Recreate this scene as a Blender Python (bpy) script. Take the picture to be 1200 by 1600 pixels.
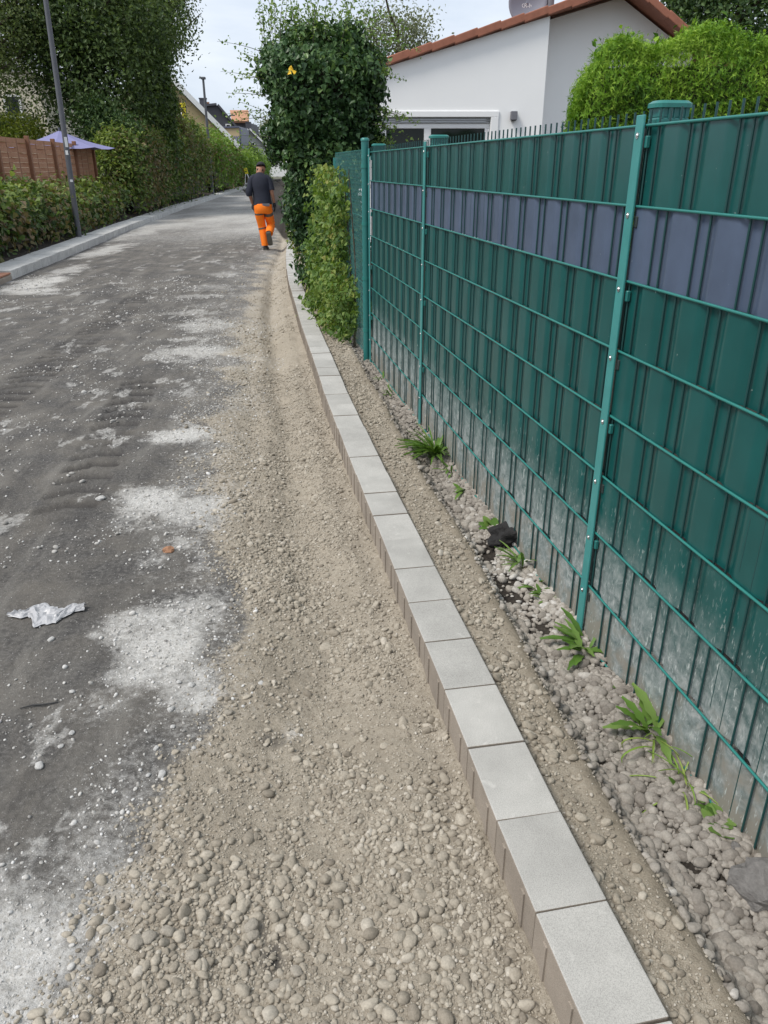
import bpy, bmesh, math, random
import numpy as np
from mathutils import Vector, Matrix
random.seed(7); RNG = np.random.default_rng(7)
PI = math.pi; R = math.radians
scene = bpy.context.scene
for _o in list(bpy.data.objects): bpy.data.objects.remove(_o)
# ------------------------------------------------------------------ camera
F, PITCH, CH = 1201.0, R(24.2), 1.52          # focal length in photo pixels (1200 x 1600), pitch down, eye height
cd = bpy.data.cameras.new('camera'); cam = bpy.data.objects.new('camera', cd)
scene.collection.objects.link(cam); scene.camera = cam
cam.location = (0, 0, CH); cam.rotation_euler = (PI/2 - PITCH, 0, 0)
cd.sensor_fit = 'VERTICAL'; cd.sensor_height = 32.0; cd.lens = 32.0*F/1600; cd.clip_start = .05; cd.clip_end = 2000
scene.render.resolution_x = 768; scene.render.resolution_y = 1024
# ------------------------------------------------------------------ sky, sun, exposure
SUN_EL, SUN_AZ = R(54), R(-118)               # azimuth clockwise from +Y: the sun stands to the left, a little behind
w = bpy.data.worlds.new('World'); scene.world = w; w.use_nodes = True
nt = w.node_tree; nt.nodes.clear()
def wn(t, **k):
    n = nt.nodes.new(t)
    for a, b in k.items(): setattr(n, a, b)
    return n
out = wn('ShaderNodeOutputWorld'); bg = wn('ShaderNodeBackground'); bg.inputs[1].default_value = .1
sky = wn('ShaderNodeTexSky', sky_type='NISHITA', sun_disc=False); sky.sun_elevation = SUN_EL; sky.sun_rotation = SUN_AZ
sky.air_density = 1.0; sky.dust_density = 2.0
tc = wn('ShaderNodeTexCoord'); mp = wn('ShaderNodeMapping'); mp.inputs['Scale'].default_value = (1, 1, 3.2)
nz = wn('ShaderNodeTexNoise'); nz.inputs['Scale'].default_value = 2.3; nz.inputs['Detail'].default_value = 7; nz.inputs['Roughness'].default_value = .55
nz.inputs['Distortion'].default_value = .35
r1 = wn('ShaderNodeValToRGB'); r1.color_ramp.elements[0].position = .36; r1.color_ramp.elements[1].position = .66
r1.color_ramp.elements[0].color = (4.1, 4.7, 5.6, 1); r1.color_ramp.elements[1].color = (6.5, 6.8, 7.2, 1)
mx = wn('ShaderNodeMix', data_type='RGBA'); mx.inputs[0].default_value = .9
L = nt.links.new
L(tc.outputs['Generated'], mp.inputs[0]); L(mp.outputs[0], nz.inputs[0]); L(nz.outputs[0], r1.inputs[0])
L(sky.outputs[0], mx.inputs[6]); L(r1.outputs[0], mx.inputs[7]); L(mx.outputs[2], bg.inputs[0]); L(bg.outputs[0], out.inputs[0])
sd = bpy.data.lights.new('sun', 'SUN'); sd.energy = 1.9; sd.angle = R(20); sd.color = (1, .95, .87)
sun = bpy.data.objects.new('sun', sd); scene.collection.objects.link(sun)
sdir = Vector((math.sin(SUN_AZ)*math.cos(SUN_EL), math.cos(SUN_AZ)*math.cos(SUN_EL), math.sin(SUN_EL)))
sun.rotation_euler = sdir.to_track_quat('Z', 'Y').to_euler(); sun.location = (-20, -10, 30)
vs = scene.view_settings; vs.view_transform = 'Standard'; vs.look = 'None'; vs.exposure = 0.72; vs.gamma = 1; vs.use_curve_mapping = False

# ------------------------------------------------------------------ helpers
COL = scene.collection
def ray(x, y):
    X = (x-600)/F; U = (800-y)/F
    return np.array([X, math.cos(PITCH)+U*math.sin(PITCH), -math.sin(PITCH)+U*math.cos(PITCH)])
def gp(x, y, z=0.0):                                  # photo pixel -> point on the level z
    d = ray(x, y); return d*((z-CH)/d[2]) + np.array([0, 0, CH])
def at(x, y, Y):                                      # photo pixel -> point at distance Y
    d = ray(x, y); return Vector(d*(Y/d[1]) + np.array([0, 0, CH]))
def tag(o, label=None, cat=None, group=None, kind=None):
    if label: o['label'] = label
    if cat: o['category'] = cat
    if group: o['group'] = group
    if kind: o['kind'] = kind
    return o
def empty(name, loc=(0, 0, 0), rz=0):
    o = bpy.data.objects.new(name, None); COL.objects.link(o); o.location = loc; o.rotation_euler = (0, 0, rz); o.empty_display_size = .1
    return o
def link(name, me, mat=None, parent=None):
    o = bpy.data.objects.new(name, me); COL.objects.link(o)
    if mat is not None and not me.materials:
        for m in (mat if isinstance(mat, (list, tuple)) else [mat]): me.materials.append(m)
    if parent is not None: o.parent = parent
    return o
class MB:
    def __init__(s): s.v = []; s.f = []; s.m = []; s.sm = []
    def add(s, vs, fs, mi=0, smooth=False):
        b = len(s.v); s.v += [tuple(v) for v in vs]; s.f += [tuple(b+i for i in f) for f in fs]
        s.m += [mi]*len(fs); s.sm += [smooth]*len(fs)
    def box(s, c, d, M=None, mi=0, taper=1.0):
        x, y, z = [q/2 for q in d]; vs = []
        for sz in (-1, 1):
            k = taper if sz > 0 else 1
            for sx, sy in ((-1, -1), (1, -1), (1, 1), (-1, 1)): vs.append(Vector((sx*x*k, sy*y*k, sz*z)))
        if M is not None: vs = [M @ v for v in vs]
        vs = [v+Vector(c) for v in vs]
        s.add(vs, [(3, 2, 1, 0), (4, 5, 6, 7), (0, 1, 5, 4), (1, 2, 6, 5), (2, 3, 7, 6), (3, 0, 4, 7)], mi)
    def tube(s, pts, rad, n=8, mi=0, caps=True, smooth=True):
        pts = [Vector(p) for p in pts]
        if not isinstance(rad, (list, tuple)): rad = [rad]*len(pts)
        rings = []; up = None
        for i, p in enumerate(pts):
            t = (pts[min(i+1, len(pts)-1)]-pts[max(i-1, 0)]).normalized()
            if up is None: up = Vector((0, 0, 1)) if abs(t.z) < .9 else Vector((0, 1, 0))
            a = t.cross(up)
            a = a.normalized() if a.length > 1e-6 else t.orthogonal().normalized()
            b = a.cross(t).normalized(); up = b
            r = rad[i]; rx, ry = r if isinstance(r, (list, tuple)) else (r, r)
            rings.append([p+a*math.cos(2*PI*k/n)*rx+b*math.sin(2*PI*k/n)*ry for k in range(n)])
        vs = [v for rg in rings for v in rg]; fs = []
        for i in range(len(rings)-1):
            for k in range(n): fs.append((i*n+k, i*n+(k+1) % n, (i+1)*n+(k+1) % n, (i+1)*n+k))
        s.add(vs, fs, mi, smooth)
        if caps:
            s.add(rings[0], [tuple(reversed(range(n)))], mi); s.add(rings[-1], [tuple(range(n))], mi)
    def prism(s, poly, y0, y1, mi=0):                 # polygon of (x, z), extruded along y
        n = len(poly); vs = [(p[0], y0, p[1]) for p in poly]+[(p[0], y1, p[1]) for p in poly]
        fs = [tuple(range(n)), tuple(reversed(range(n, 2*n)))]
        fs += [(i, i+n, (i+1) % n+n, (i+1) % n) for i in range(n)]
        s.add(vs, fs, mi)
    def mesh(s, name='m'):
        me = bpy.data.meshes.new(name); me.from_pydata(s.v, [], s.f)
        me.polygons.foreach_set('material_index', s.m); me.polygons.foreach_set('use_smooth', s.sm)
        me.validate(); me.update()
        bm = bmesh.new(); bm.from_mesh(me); bmesh.ops.recalc_face_normals(bm, faces=bm.faces); bm.to_mesh(me); bm.free()
        return me
    def build(s, name, mat, parent=None, bevel=0, seg=1):
        o = link(name, s.mesh(name), mat, parent)
        if bevel:
            b = o.modifiers.new('bevel', 'BEVEL'); b.width = bevel; b.segments = seg; b.limit_method = 'ANGLE'; b.angle_limit = R(40)
        return o
# numpy value noise -------------------------------------------------
def _h(ix, iy, s):
    n = (ix.astype(np.int64)*374761393+iy.astype(np.int64)*668265263+s*1274126177) & 0xffffffff
    n = ((n ^ (n >> 13))*1274126177) & 0xffffffff
    return ((n ^ (n >> 16)) & 0xffff)/65535.0
def vn(x, y, s=0):
    x = np.asarray(x, float); y = np.asarray(y, float)
    ix = np.floor(x); iy = np.floor(y); fx = x-ix; fy = y-iy
    fx = fx*fx*(3-2*fx); fy = fy*fy*(3-2*fy)
    a = _h(ix, iy, s); b = _h(ix+1, iy, s); c = _h(ix, iy+1, s); d = _h(ix+1, iy+1, s)
    return (a*(1-fx)+b*fx)*(1-fy)+(c*(1-fx)+d*fx)*fy
def fbm(x, y, f=1., o=4, s=0, g=.5):
    t = 0; a = 1; n = 0
    for i in range(o):
        t = t+a*vn(x*f+i*17.3, y*f-i*9.1, s+i); n += a; a *= g; f *= 2.03
    return t/n
def sst(a, b, x):
    t = np.clip((np.asarray(x, float)-a)/(b-a), 0, 1); return t*t*(3-2*t)

# ------------------------------------------------------------------ materials
class NT:
    def __init__(s, name):
        s.m = bpy.data.materials.new(name); s.m.use_nodes = True; s.t = s.m.node_tree
        s.b = s.t.nodes['Principled BSDF']; s.o = s.t.nodes['Material Output']
    def n(s, t, ins=None, **k):
        q = s.t.nodes.new(t)
        for a, b in k.items(): setattr(q, a, b)
        for a, b in (ins or {}).items():
            if hasattr(b, 'is_linked') or isinstance(b, bpy.types.NodeSocket): s.t.links.new(b, q.inputs[a])
            else: q.inputs[a].default_value = b
        return q
    def l(s, a, b): s.t.links.new(a, b)
    def noise(s, sc, det=4, rough=.55, vec=None, dist=0):
        q = s.n('ShaderNodeTexNoise', {'Scale': sc, 'Detail': det, 'Roughness': rough, 'Distortion': dist})
        if vec is not None: s.l(vec, q.inputs['Vector'])
        return q.outputs['Fac']
    def ramp(s, fac, *st):
        q = s.n('ShaderNodeValToRGB'); e = q.color_ramp.elements
        while len(e) < len(st): e.new(.5)
        for i, (p, c) in enumerate(st):
            e[i].position = p; e[i].color = tuple(c)+(1,) if hasattr(c, '__len__') else (c, c, c, 1)
        s.l(fac, q.inputs[0]); return q.outputs[0]
    def mix(s, f, a, b, mode='MIX'):
        q = s.n('ShaderNodeMix', data_type='RGBA', blend_type=mode)
        for i, v in ((0, f), (6, a), (7, b)):
            if isinstance(v, bpy.types.NodeSocket): s.l(v, q.inputs[i])
            else: q.inputs[i].default_value = v if i == 0 else tuple(v)+(1,)
        return q.outputs[2]
    def math(s, op, a, b=0., c=None):
        q = s.n('ShaderNodeMath', operation=op)
        for i, v in enumerate((a, b, c)):
            if v is None: continue
            if isinstance(v, bpy.types.NodeSocket): s.l(v, q.inputs[i])
            else: q.inputs[i].default_value = v
        return q.outputs[0]
    def coord(s, k='Object'): return s.n('ShaderNodeTexCoord').outputs[k]
    def bump(s, h, st=.3, d=.01):
        q = s.n('ShaderNodeBump', {'Strength': st, 'Distance': d, 'Height': h}); s.l(q.outputs[0], s.b.inputs['Normal'])
    def set(s, col=None, rough=.6, metal=0, spec=.5):
        if col is not None:
            if isinstance(col, bpy.types.NodeSocket): s.l(col, s.b.inputs['Base Color'])
            else: s.b.inputs['Base Color'].default_value = tuple(col)+(1,)
        if isinstance(rough, bpy.types.NodeSocket): s.l(rough, s.b.inputs['Roughness'])
        else: s.b.inputs['Roughness'].default_value = rough
        s.b.inputs['Metallic'].default_value = metal; s.b.inputs['Specular IOR Level'].default_value = spec
        return s.m
def simple(name, c, rough=.6, metal=0, var=.15, sc=20, bump=0, spec=.5):
    a = NT(name); co = a.coord(); n = a.noise(sc, 5, .6, co)
    col = a.mix(n, [q*(1-var) for q in c], [min(1, q*(1+var)) for q in c])
    if bump: a.bump(a.noise(sc*4, 4, .6, co), bump, .004)
    return a.set(col, rough, metal, spec)
def leafmat(name, *cols, rough=.5, trans=.25):
    a = NT(name); t = a.n('ShaderNodeAttribute', attribute_name='tint').outputs['Fac']
    st = [(i/(len(cols)-1), c) for i, c in enumerate(cols)]
    col = a.ramp(t, *st); a.set(col, rough, 0, .3)
    tr = a.n('ShaderNodeBsdfTranslucent'); a.l(a.mix(1., col, (1.5, 1.6, .7), 'MULTIPLY'), tr.inputs[0])
    ms = a.n('ShaderNodeMixShader', {0: trans}); a.l(a.b.outputs[0], ms.inputs[1]); a.l(tr.outputs[0], ms.inputs[2]); a.l(ms.outputs[0], a.o.inputs[0])
    return a.m

M = {}
# concrete kerb, top layer and core
def kerb_top(name, base, sp=1.0):
    a = NT(name); co = a.coord('Object'); oi = a.n('ShaderNodeObjectInfo')
    off = a.n('ShaderNodeVectorMath', operation='ADD'); a.l(co, off.inputs[0]); a.l(oi.outputs['Location'], off.inputs[1]); v = off.outputs[0]
    g = a.ramp(a.noise(420*sp, 2, .7, v), (.3, [q*.72 for q in base]), (.5, base), (.72, [min(1, q*1.2) for q in base]))
    big = a.ramp(a.noise(7, 5, .6, v), (.3, .84), (.65, 1.04))
    c = a.mix(1., g, big, 'MULTIPLY')
    spots = a.ramp(a.noise(26, 3, .5, v, .6), (.66, 0), (.74, .5)); c = a.mix(spots, c, [min(1, q*1.25) for q in base])
    rv = a.math('MULTIPLY_ADD', oi.outputs['Random'], .16, .91)
    rr = a.n('ShaderNodeCombineColor'); [a.l(rv, rr.inputs[i]) for i in range(3)]
    c = a.mix(1., c, rr.outputs[0], 'MULTIPLY')
    a.bump(a.noise(500*sp, 3, .7, v), .25, .002); return a.set(c, .9, 0, .25)
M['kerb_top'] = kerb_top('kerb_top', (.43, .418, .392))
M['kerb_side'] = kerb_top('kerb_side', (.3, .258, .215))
M['kerb_pale'] = kerb_top('kerb_pale', (.54, .535, .515), .3)
M['kerb_red'] = simple('kerb_red', (.33, .16, .1), .9, sc=30)
# fence
def fence_plastic(name, c, dirt_top):
    a = NT(name); co = a.n('ShaderNodeNewGeometry').outputs['Position']; sep = a.n('ShaderNodeSeparateXYZ'); a.l(co, sep.inputs[0]); z = sep.outputs[2]
    mp = a.n('ShaderNodeMapping'); mp.inputs['Scale'].default_value = (1, 1, .25); a.l(co, mp.inputs[0])
    streak = a.noise(55, 6, .65, mp.outputs[0], .4); blot = a.noise(6, 5, .6, co); fine = a.noise(240, 4, .7, co)
    h = a.math('SUBTRACT', 1., a.math('DIVIDE', z, dirt_top)); h = a.math('MAXIMUM', h, 0.)
    d = a.math('MULTIPLY', h, a.math('ADD', .55, a.math('MULTIPLY', a.math('ADD', blot, streak), .75)))
    d = a.ramp(d, (.3, 0), (.5, .35), (.85, .85))
    base = a.ramp(blot, (.3, [q*.86 for q in c]), (.7, [q*1.12 for q in c]))
    dust = a.ramp(a.noise(28, 6, .7, co, .5), (.32, (.09, .12, .115)), (.5, (.24, .265, .26)), (.68, (.42, .43, .42)))
    low = a.ramp(a.math('MULTIPLY', h, a.noise(9, 4, .6, co)), (.34, 0), (.5, 1)); dust = a.mix(low, dust, (.25, .225, .19))
    c2 = a.mix(d, base, dust)
    sp = a.math('MULTIPLY', a.ramp(a.noise(130, 3, .6, mp.outputs[0], .5), (.6, 0), (.68, .9)), a.ramp(h, (.05, 0), (.4, 1)))
    c2 = a.mix(sp, c2, (.42, .46, .44))
    spk = a.ramp(a.noise(75, 2, .5, co), (.76, 0), (.79, .7)); c2 = a.mix(spk, c2, (.3, .36, .34))
    a.bump(a.noise(3.5, 2, .5, co), .15, .01)
    return a.set(c2, a.math('ADD', .3, a.math('MULTIPLY', d, .55)), 0, .45)
M['strip_green'] = fence_plastic('strip_green', (.0075, .074, .07), .66)
M['strip_blue'] = fence_plastic('strip_blue', (.074, .1, .156), .3)
def metal_green(name, c):
    a = NT(name); co = a.coord('Object'); n = a.noise(18, 5, .6, co); sep = a.n('ShaderNodeSeparateXYZ'); a.l(co, sep.inputs[0])
    col = a.mix(n, [q*.8 for q in c], [q*1.2 for q in c])
    return a.set(col, .38, 0, .5)
M['wire'] = metal_green('wire_green', (.008, .05, .05)); M['rail'] = metal_green('rail_green', (.018, .17, .15)); M['post'] = metal_green('post_green', (.02, .15, .14))
M['bar'] = metal_green('bar_green', (.045, .235, .225))
M['steel'] = simple('steel', (.55, .56, .57), .3, .9)
M['darkgap'] = simple('clip_plastic', (.02, .03, .03), .6)
# leaves
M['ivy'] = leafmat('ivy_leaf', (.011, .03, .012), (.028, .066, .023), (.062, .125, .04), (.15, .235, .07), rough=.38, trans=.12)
M['ivy_light'] = leafmat('ivy_light_leaf', (.045, .095, .022), (.1, .175, .036), (.19, .26, .06), (.27, .25, .07))
M['shoot'] = leafmat('shoot_leaf', (.08, .15, .035), (.16, .25, .06), (.24, .32, .1))
M['tree_dark'] = leafmat('tree_dark_leaf', (.02, .04, .013), (.05, .086, .025), (.105, .155, .046), (.19, .245, .085))
M['tree_olive'] = leafmat('tree_olive_leaf', (.06, .088, .03), (.11, .15, .05), (.17, .215, .08), (.24, .26, .12))
M['hedge'] = leafmat('hedge_leaf', (.024, .048, .014), (.06, .105, .028), (.125, .18, .042), (.24, .3, .075))
M['hedge_brown'] = leafmat('hedge_dry_leaf', (.1, .072, .043), (.19, .14, .08), (.14, .14, .05), (.27, .215, .11))
M['hedge_bright'] = leafmat('hedge_bright_leaf', (.06, .12, .02), (.11, .2, .03), (.2, .3, .05))
M['bush_yellow'] = leafmat('bush_yellow_leaf', (.16, .24, .03), (.3, .36, .05), (.4, .42, .08))
M['thuja'] = leafmat('thuja_spray', (.018, .05, .008), (.06, .15, .012), (.15, .29, .02), (.28, .42, .05), rough=.55, trans=.2)
M['tree_back'] = leafmat('tree_back_leaf', (.018, .045, .016), (.045, .09, .03), (.09, .15, .05), (.17, .24, .1))
M['willow'] = leafmat('grey_leaf', (.1, .12, .075), (.16, .18, .11), (.22, .24, .15))
M['weed'] = leafmat('weed_leaf', (.055, .12, .022), (.105, .2, .036), (.18, .27, .075), rough=.45)
M['grass'] = leafmat('grass_leaf', (.12, .22, .04), (.2, .32, .06), (.3, .36, .1))
M['bark'] = simple('bark', (.09, .07, .05), .95, var=.4, sc=14, bump=.6)
M['twig_and_core'] = simple('twig_and_core', (.05, .045, .03), .95, var=.3, sc=14)  # stems, and the solid dark cores inside hedges and ivy
M['soil'] = simple('dark_soil', (.035, .03, .026), .98, var=.5, sc=40, bump=.8)

# ------------------------------------------------------------------ kerb line and ground shape
KP = [(0.47, .3), (.405, .68), (.339, 1.002), (.288, 1.26), (.244, 1.504), (.2, 1.754), (.155, 2.004), (.106, 2.266), (.06, 2.512), (.016, 2.774), (-.031, 3.011), (-.076, 3.261), (-.125, 3.53)]
KP += [tuple(gp(x, y, .1)[:2]) for x, y in ((536, 690), (512, 628), (484, 545), (471, 508), (460, 470), (451, 440), (447.5, 418), (446.5, 400), (449, 375), (451, 350), (453, 335))]
KP += [(-3.9, 36), (-5.6, 50), (-9, 75), (-14, 110)]
KX = np.array([p[0] for p in KP]); KY = np.array([p[1] for p in KP])
_ys = np.linspace(.3, 110, 5500); _xs = np.interp(_ys, KY, KX)
_k = np.ones(9)/9; _xs = np.convolve(np.pad(_xs, 4, mode='edge'), _k, 'valid')
def kx(y): return np.interp(y, _ys, _xs)
LKP = [(-5.35, 8.0), (-5.8, 12.4), (-6.34, 17), (-7.06, 22.6), (-8.3, 34), (-11.35, 69), (-15.5, 110)]
LX = np.array([p[0] for p in LKP]); LY = np.array([p[1] for p in LKP])
def lkx(y): return np.interp(y, LY, LX)
FU = np.array([-.18845, .98208]); FN = np.array([-.98208, -.18845]); P1 = np.array([.701, 2.2996])   # fence: direction, road-side normal, post
def fence_x(y): return P1[0]+(np.asarray(y)-P1[1])*FU[0]/FU[1]
def road_z(y): return -.02-.075*sst(1.5, 10, y)
def sand_edge(y):                                     # x of the left border of the sand strip
    ey = [0, .97, 1.11, 1.5, 1.82, 2.33, 2.8, 3.23, 5.04, 8.64, 13.3, 17.2, 30, 60, 110]; ex = [-.7, -.68, -.6, -.6, -.52, -.46, -.56, -.72, -1.05, -1.5, -2.0, -2.25, -3.7, -7.1, -14.4]
    return np.interp(y, ey, ex)
DUST = [(-.78, 1.1, .26, .26, 1), (-.78, 2.33, .27, .30, 1), (-.62, 2.08, .12, .2, .8), (-.58, 1.98, .06, .07, .9), (-1.2, 3.62, .2, .24, 1), (-.92, 3.5, .23, .28, .85), (-1.1, 3.3, .25, .1, .45), (-1.3, 4.68, .25, .24, 1), (-1.72, 7.2, .35, .5, .8), (-1.5, 6.55, .3, .18, .45), (-1.95, 8.6, .42, .5, .75), (-2.4, 11.6, .6, .5, .5),
        (-1.5, 5.7, .2, .25, .5), (-.86, 1.12, .2, .22, 1), (-.75, .98, .25, .18, .95), (-.95, 1.28, .2, .12, .75), (-.7, 1.35, .12, .15, .6), (-1.0, 1.45, .06, .05, .7), (-2.2, 10.0, .4, .3, .4), (-2.55, 13.2, .55, .5, .5), (-2.7, 14.6, .6, .4, .4), (-5.3, 12.0, .5, .9, .9), (-4.9, 11.3, .5, .5, .8), (-5.4, 13.6, .35, 1.0, .7), (-5.9, 17, .4, 2.2, .75), (-6.5, 22, .5, 3., .7), (-7.6, 30, .6, 5, .6), (-4.0, 6.4, .5, .35, .55), (-4.6, 7.5, .5, .3, .5), (-1.0, 2.98, .12, .14, .35), (-.28, 1.86, .05, .06, .6), (-.55, 1.28, .1, .1, .5)]
SOIL = [(.5, 2.66, .09, .2, 1), (.44, 2.98, .08, .14, 1), (.56, 2.36, .06, .18, .9), (.37, 3.15, .07, .1, .7), (.64, 1.85, .03, .2, .7), (.72, 1.5, .03, .14, .6), (.28, 3.7, .05, .25, .55), (.85, 1.12, .1, .12, 1), (.12, 4.6, .04, .4, .5)]
BLACK = [(-.245, 1.145, .035, .045, 1), (-.27, 1.18, .02, .07, .6), (-.34, 1.82, .06, .05, .7), (-.36, 1.19, .006, .05, .8), (-.5, 1.38, .025, .05, .6), (-.62, 2.75, .07, .06, .6), (-.45, 2.55, .06, .06, .45), (-.8, 2.95, .1, .05, .6), (-.26, 1.26, .015, .05, .5), (-.57, 1.02, .05, .03, .7)]
def blobs(x, y, lst, f=5, amp=.9, s=50):
    n = fbm(x, y, f, 5, s, .6)-.5; t = np.zeros_like(x)
    for cx, cy, rx, ry, k in lst:
        q = np.sqrt(((x-cx)/rx)**2+((y-cy)/ry)**2); n2 = n*amp*2
        t = np.maximum(t, k*(1-sst(.25, 1.4, q+n2*.8)))
    return t
TRACKS = [((-2.75, 4.6), (-3.35, 11.2), .34, .3), ((-1.55, 3.3), (-2.0, 6.4), .28, .32)]
def profile(x, y):
    """returns z, sand, dust, soil, black, ridge, tread, exposed-gravel mask"""
    x = np.asarray(x, float); y = np.asarray(y, float)
    k = kx(y); d = k-x; dr = x-(k+.163); zr = road_z(y)
    wob = (fbm(x, y, 3.2, 4, 3)-.5)
    se = sand_edge(y)+wob*.5*np.clip(y/4, .4, 1.4)
    sand = sst(-.22, .16, (x-se)/np.clip(y/3, .6, 2.5))
    # left of the kerb
    wid = np.maximum(k-sand_edge(y), .25)
    u = np.clip(d/wid, 0, 3)
    nearz = -.004-.03*sst(2, 6, y)
    zs = zr-.05*np.exp(-((u-.55)/.3)**2)
    zl = zr+(nearz-zr)*np.exp(-(u/.33)**2)+(zs-zr)
    zl = zl-.018*np.exp(-((d-.05)/.05)**2)*(vn(x*9, y*9, 4))
    lump = (fbm(x, y, 4.5, 3, 11)-.5)*.035+(fbm(x, y, 22, 4, 12, .6)-.5)*.022
    ruts = .02*np.sin((d-.35+.1*(fbm(x, y, 1.2, 2, 77)-.5))*21)*np.exp(-((u-.55)/.35)**2)*sst(1.5, 5, y)
    zl = zl+sand*(lump+ruts)+(1-sand)*((fbm(x, y, 1.1, 4, 21)-.5)*.03+(fbm(x, y, 30, 3, 22)-.5)*.007)
    # right of the kerb: trowelled haunch, then gravel bed to the fence
    rp = np.interp(y, [1, 3, 5, 8], [.155, .2, .225, .22])+(fbm(x*0+3, y, 1.6, 3, 31)-.5)*.05
    zr2 = .064+.006*np.sin(y*3)-.004*(dr/.1)+(fbm(x, y, 9, 4, 33, .6)-.5)*.03
    rim = np.exp(-((dr-rp+.02)/.03)**2)
    bed = -.014+(fbm(x, y, 7, 4, 35)-.5)*.035+.03*sst(.0, .14, dr-rp-.08)
    drop = sst(-.01, .055, dr-rp)
    zrr = (zr2+rim*.008)*(1-drop)+bed*drop
    beyond = sst(0, .3, x-fence_x(y)-.1); zrr = zrr*(1-beyond)+.0*beyond
    right = dr > -.08
    z = np.where(right, zrr, zl)
    # past the kerb on the far left: raised garden bank
    ld = lkx(y)-.5-x
    bank = sst(-.05, .1, ld); z = np.where(ld > -.4, z*(1-bank)+bank*(.03+.25*sst(.1, 1.6, ld)+(fbm(x, y, 3, 3, 41)-.5)*.1), z)
    dust = blobs(x, y, DUST)*np.where(right, 0, 1)
    dust = np.maximum(dust, (1-sand)*np.where(right, 0, 1)*.75*sst(.57, .72, fbm(x, y, 2.4, 6, 61, .62))*sst(.9, 0, np.abs(x-sand_edge(y))/np.clip(y/2.2, 1, 3)))
    dust = np.maximum(dust, (1-sand)*np.where(right, 0, 1)*.6*sst(.62, .7, fbm(x, y*.55, 6, 5, 62, .65)))
    dust = np.maximum(dust, np.where(right, 0, 1)*.5*sst(.5, 0, np.abs(x-sand_edge(y)+.12)/np.clip(y/3, .8, 2.5))*(.3+.9*fbm(x, y, 3, 4, 64)))
    dust = np.maximum(dust, np.where(right, 0, 1)*(1-sand)*sst(12, 26, y)*(.35+.6*fbm(x, y*.5, .9, 4, 63)))
    soil = blobs(x, y, SOIL, 9, .8, 52)*np.where(right, drop, 0); soil = np.maximum(soil, bank)
    soil = np.maximum(soil, np.where(right, .75*drop*sst(.56, .66, fbm(x, y, 9, 4, 53)), 0))
    soil = np.maximum(soil, beyond)
    black = blobs(x, y, BLACK, 18, .9, 54)*np.where(right, 0, 1)
    tread = np.zeros_like(z)
    for (ax, ay), (bx, by), wd, lam in TRACKS:
        L_ = math.hypot(bx-ax, by-ay); ux, uy = (bx-ax)/L_, (by-ay)/L_
        s_ = (x-ax)*ux+(y-ay)*uy; t_ = (x-ax)*uy-(y-ay)*ux
        inside = sst(wd/2+.03, wd/2-.02, np.abs(t_))*sst(-.1, .3, s_)*sst(L_+.1, L_-.3, s_)
        ph = np.sin(2*PI*(s_+.35*np.abs(t_)-.2*t_)/lam*1.6)
        q = inside*sst(.1, .7, ph)*(.55+.45*sst(.35, .6, fbm(x, y, 1.7, 3, 71)))
        z = z-q*.024; tread = np.maximum(tread, np.maximum(q, inside*.25))
    sandm = np.where(right, 1-drop*.45, sand); sandm = sandm*(1-bank)
    ridge = np.where(right, np.exp(-((dr-rp+.015)/.028)**2), 0)
    z = z+dust*(fbm(x, y, 40, 3, 81)-.5)*.012
    return z, sandm, dust, soil, black, ridge, tread, np.where(right, drop, 0)
def gz(x, y): return float(profile(np.array([x]), np.array([y]))[0][0])

# ground sheet far below, reaching the horizon
g = MB(); g.add([(-900, -300, -.45), (900, -300, -.45), (900, 1500, -.45), (-900, 1500, -.45)], [(0, 1, 2, 3)])
M['ground'] = simple('ground_earth', (.1, .1, .06), .95, var=.4, sc=.6)
tag(g.build('ground', M['ground']), kind='structure')

# road sheet: uneven heightfield
ys = [.35]
while ys[-1] < 120: ys.append(ys[-1]+.0062*max(ys[-1], .9)**1.12)
ys = np.array(ys)
xs = [0.]
a_ = 0.
while a_ > -20: a_ -= .0095+.016*max(0, -a_-1.35); xs.append(a_)
a_ = 0.
while a_ < 9: a_ += .0095+.05*max(0, a_-1.0); xs.append(a_)
xs = np.array(sorted(xs)); nx, ny = len(xs), len(ys)
GX, GY = np.meshgrid(xs, ys)
# shear the columns along the road so that the fine ones follow it
shift = np.interp(GY, _ys, _xs)-.2; GX = GX+shift*np.clip((GY-2)/3, 0, 1)
z_, sand_, dust_, soil_, black_, ridge_, tread_, bed_ = [q.ravel() for q in profile(GX.ravel(), GY.ravel())]
co = np.stack([GX.ravel(), GY.ravel(), z_], 1)
ii = np.arange((ny-1)*nx).reshape(ny-1, nx)[:, :-1].ravel()
fc = np.stack([ii, ii+1, ii+nx+1, ii+nx], 1)
def npmesh(name, co, fc, smooth=True):
    me = bpy.data.meshes.new(name); k = fc.shape[1]
    me.vertices.add(len(co)); me.vertices.foreach_set('co', co.astype(np.float32).ravel())
    me.loops.add(fc.size); me.loops.foreach_set('vertex_index', fc.astype(np.int32).ravel())
    me.polygons.add(len(fc)); me.polygons.foreach_set('loop_start', np.arange(0, fc.size, k, dtype=np.int32))
    me.polygons.foreach_set('use_smooth', np.full(len(fc), smooth)); me.update(calc_edges=True)
    return me
rme = npmesh('road', co, fc)
def colattr(me, name, r, g, b):
    at_ = me.attributes.new(name, 'FLOAT_COLOR', 'POINT'); at_.data.foreach_set('color', np.stack([r, g, b, np.ones_like(r)], 1).astype(np.float32).ravel())
colattr(rme, 'mask_a', sand_, dust_, soil_); colattr(rme, 'mask_b', black_, ridge_, tread_)
a = NT('road_earth'); co_ = a.coord('Object')
A_ = a.n('ShaderNodeSeparateColor'); a.l(a.n('ShaderNodeAttribute', attribute_name='mask_a').outputs['Color'], A_.inputs[0])
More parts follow.
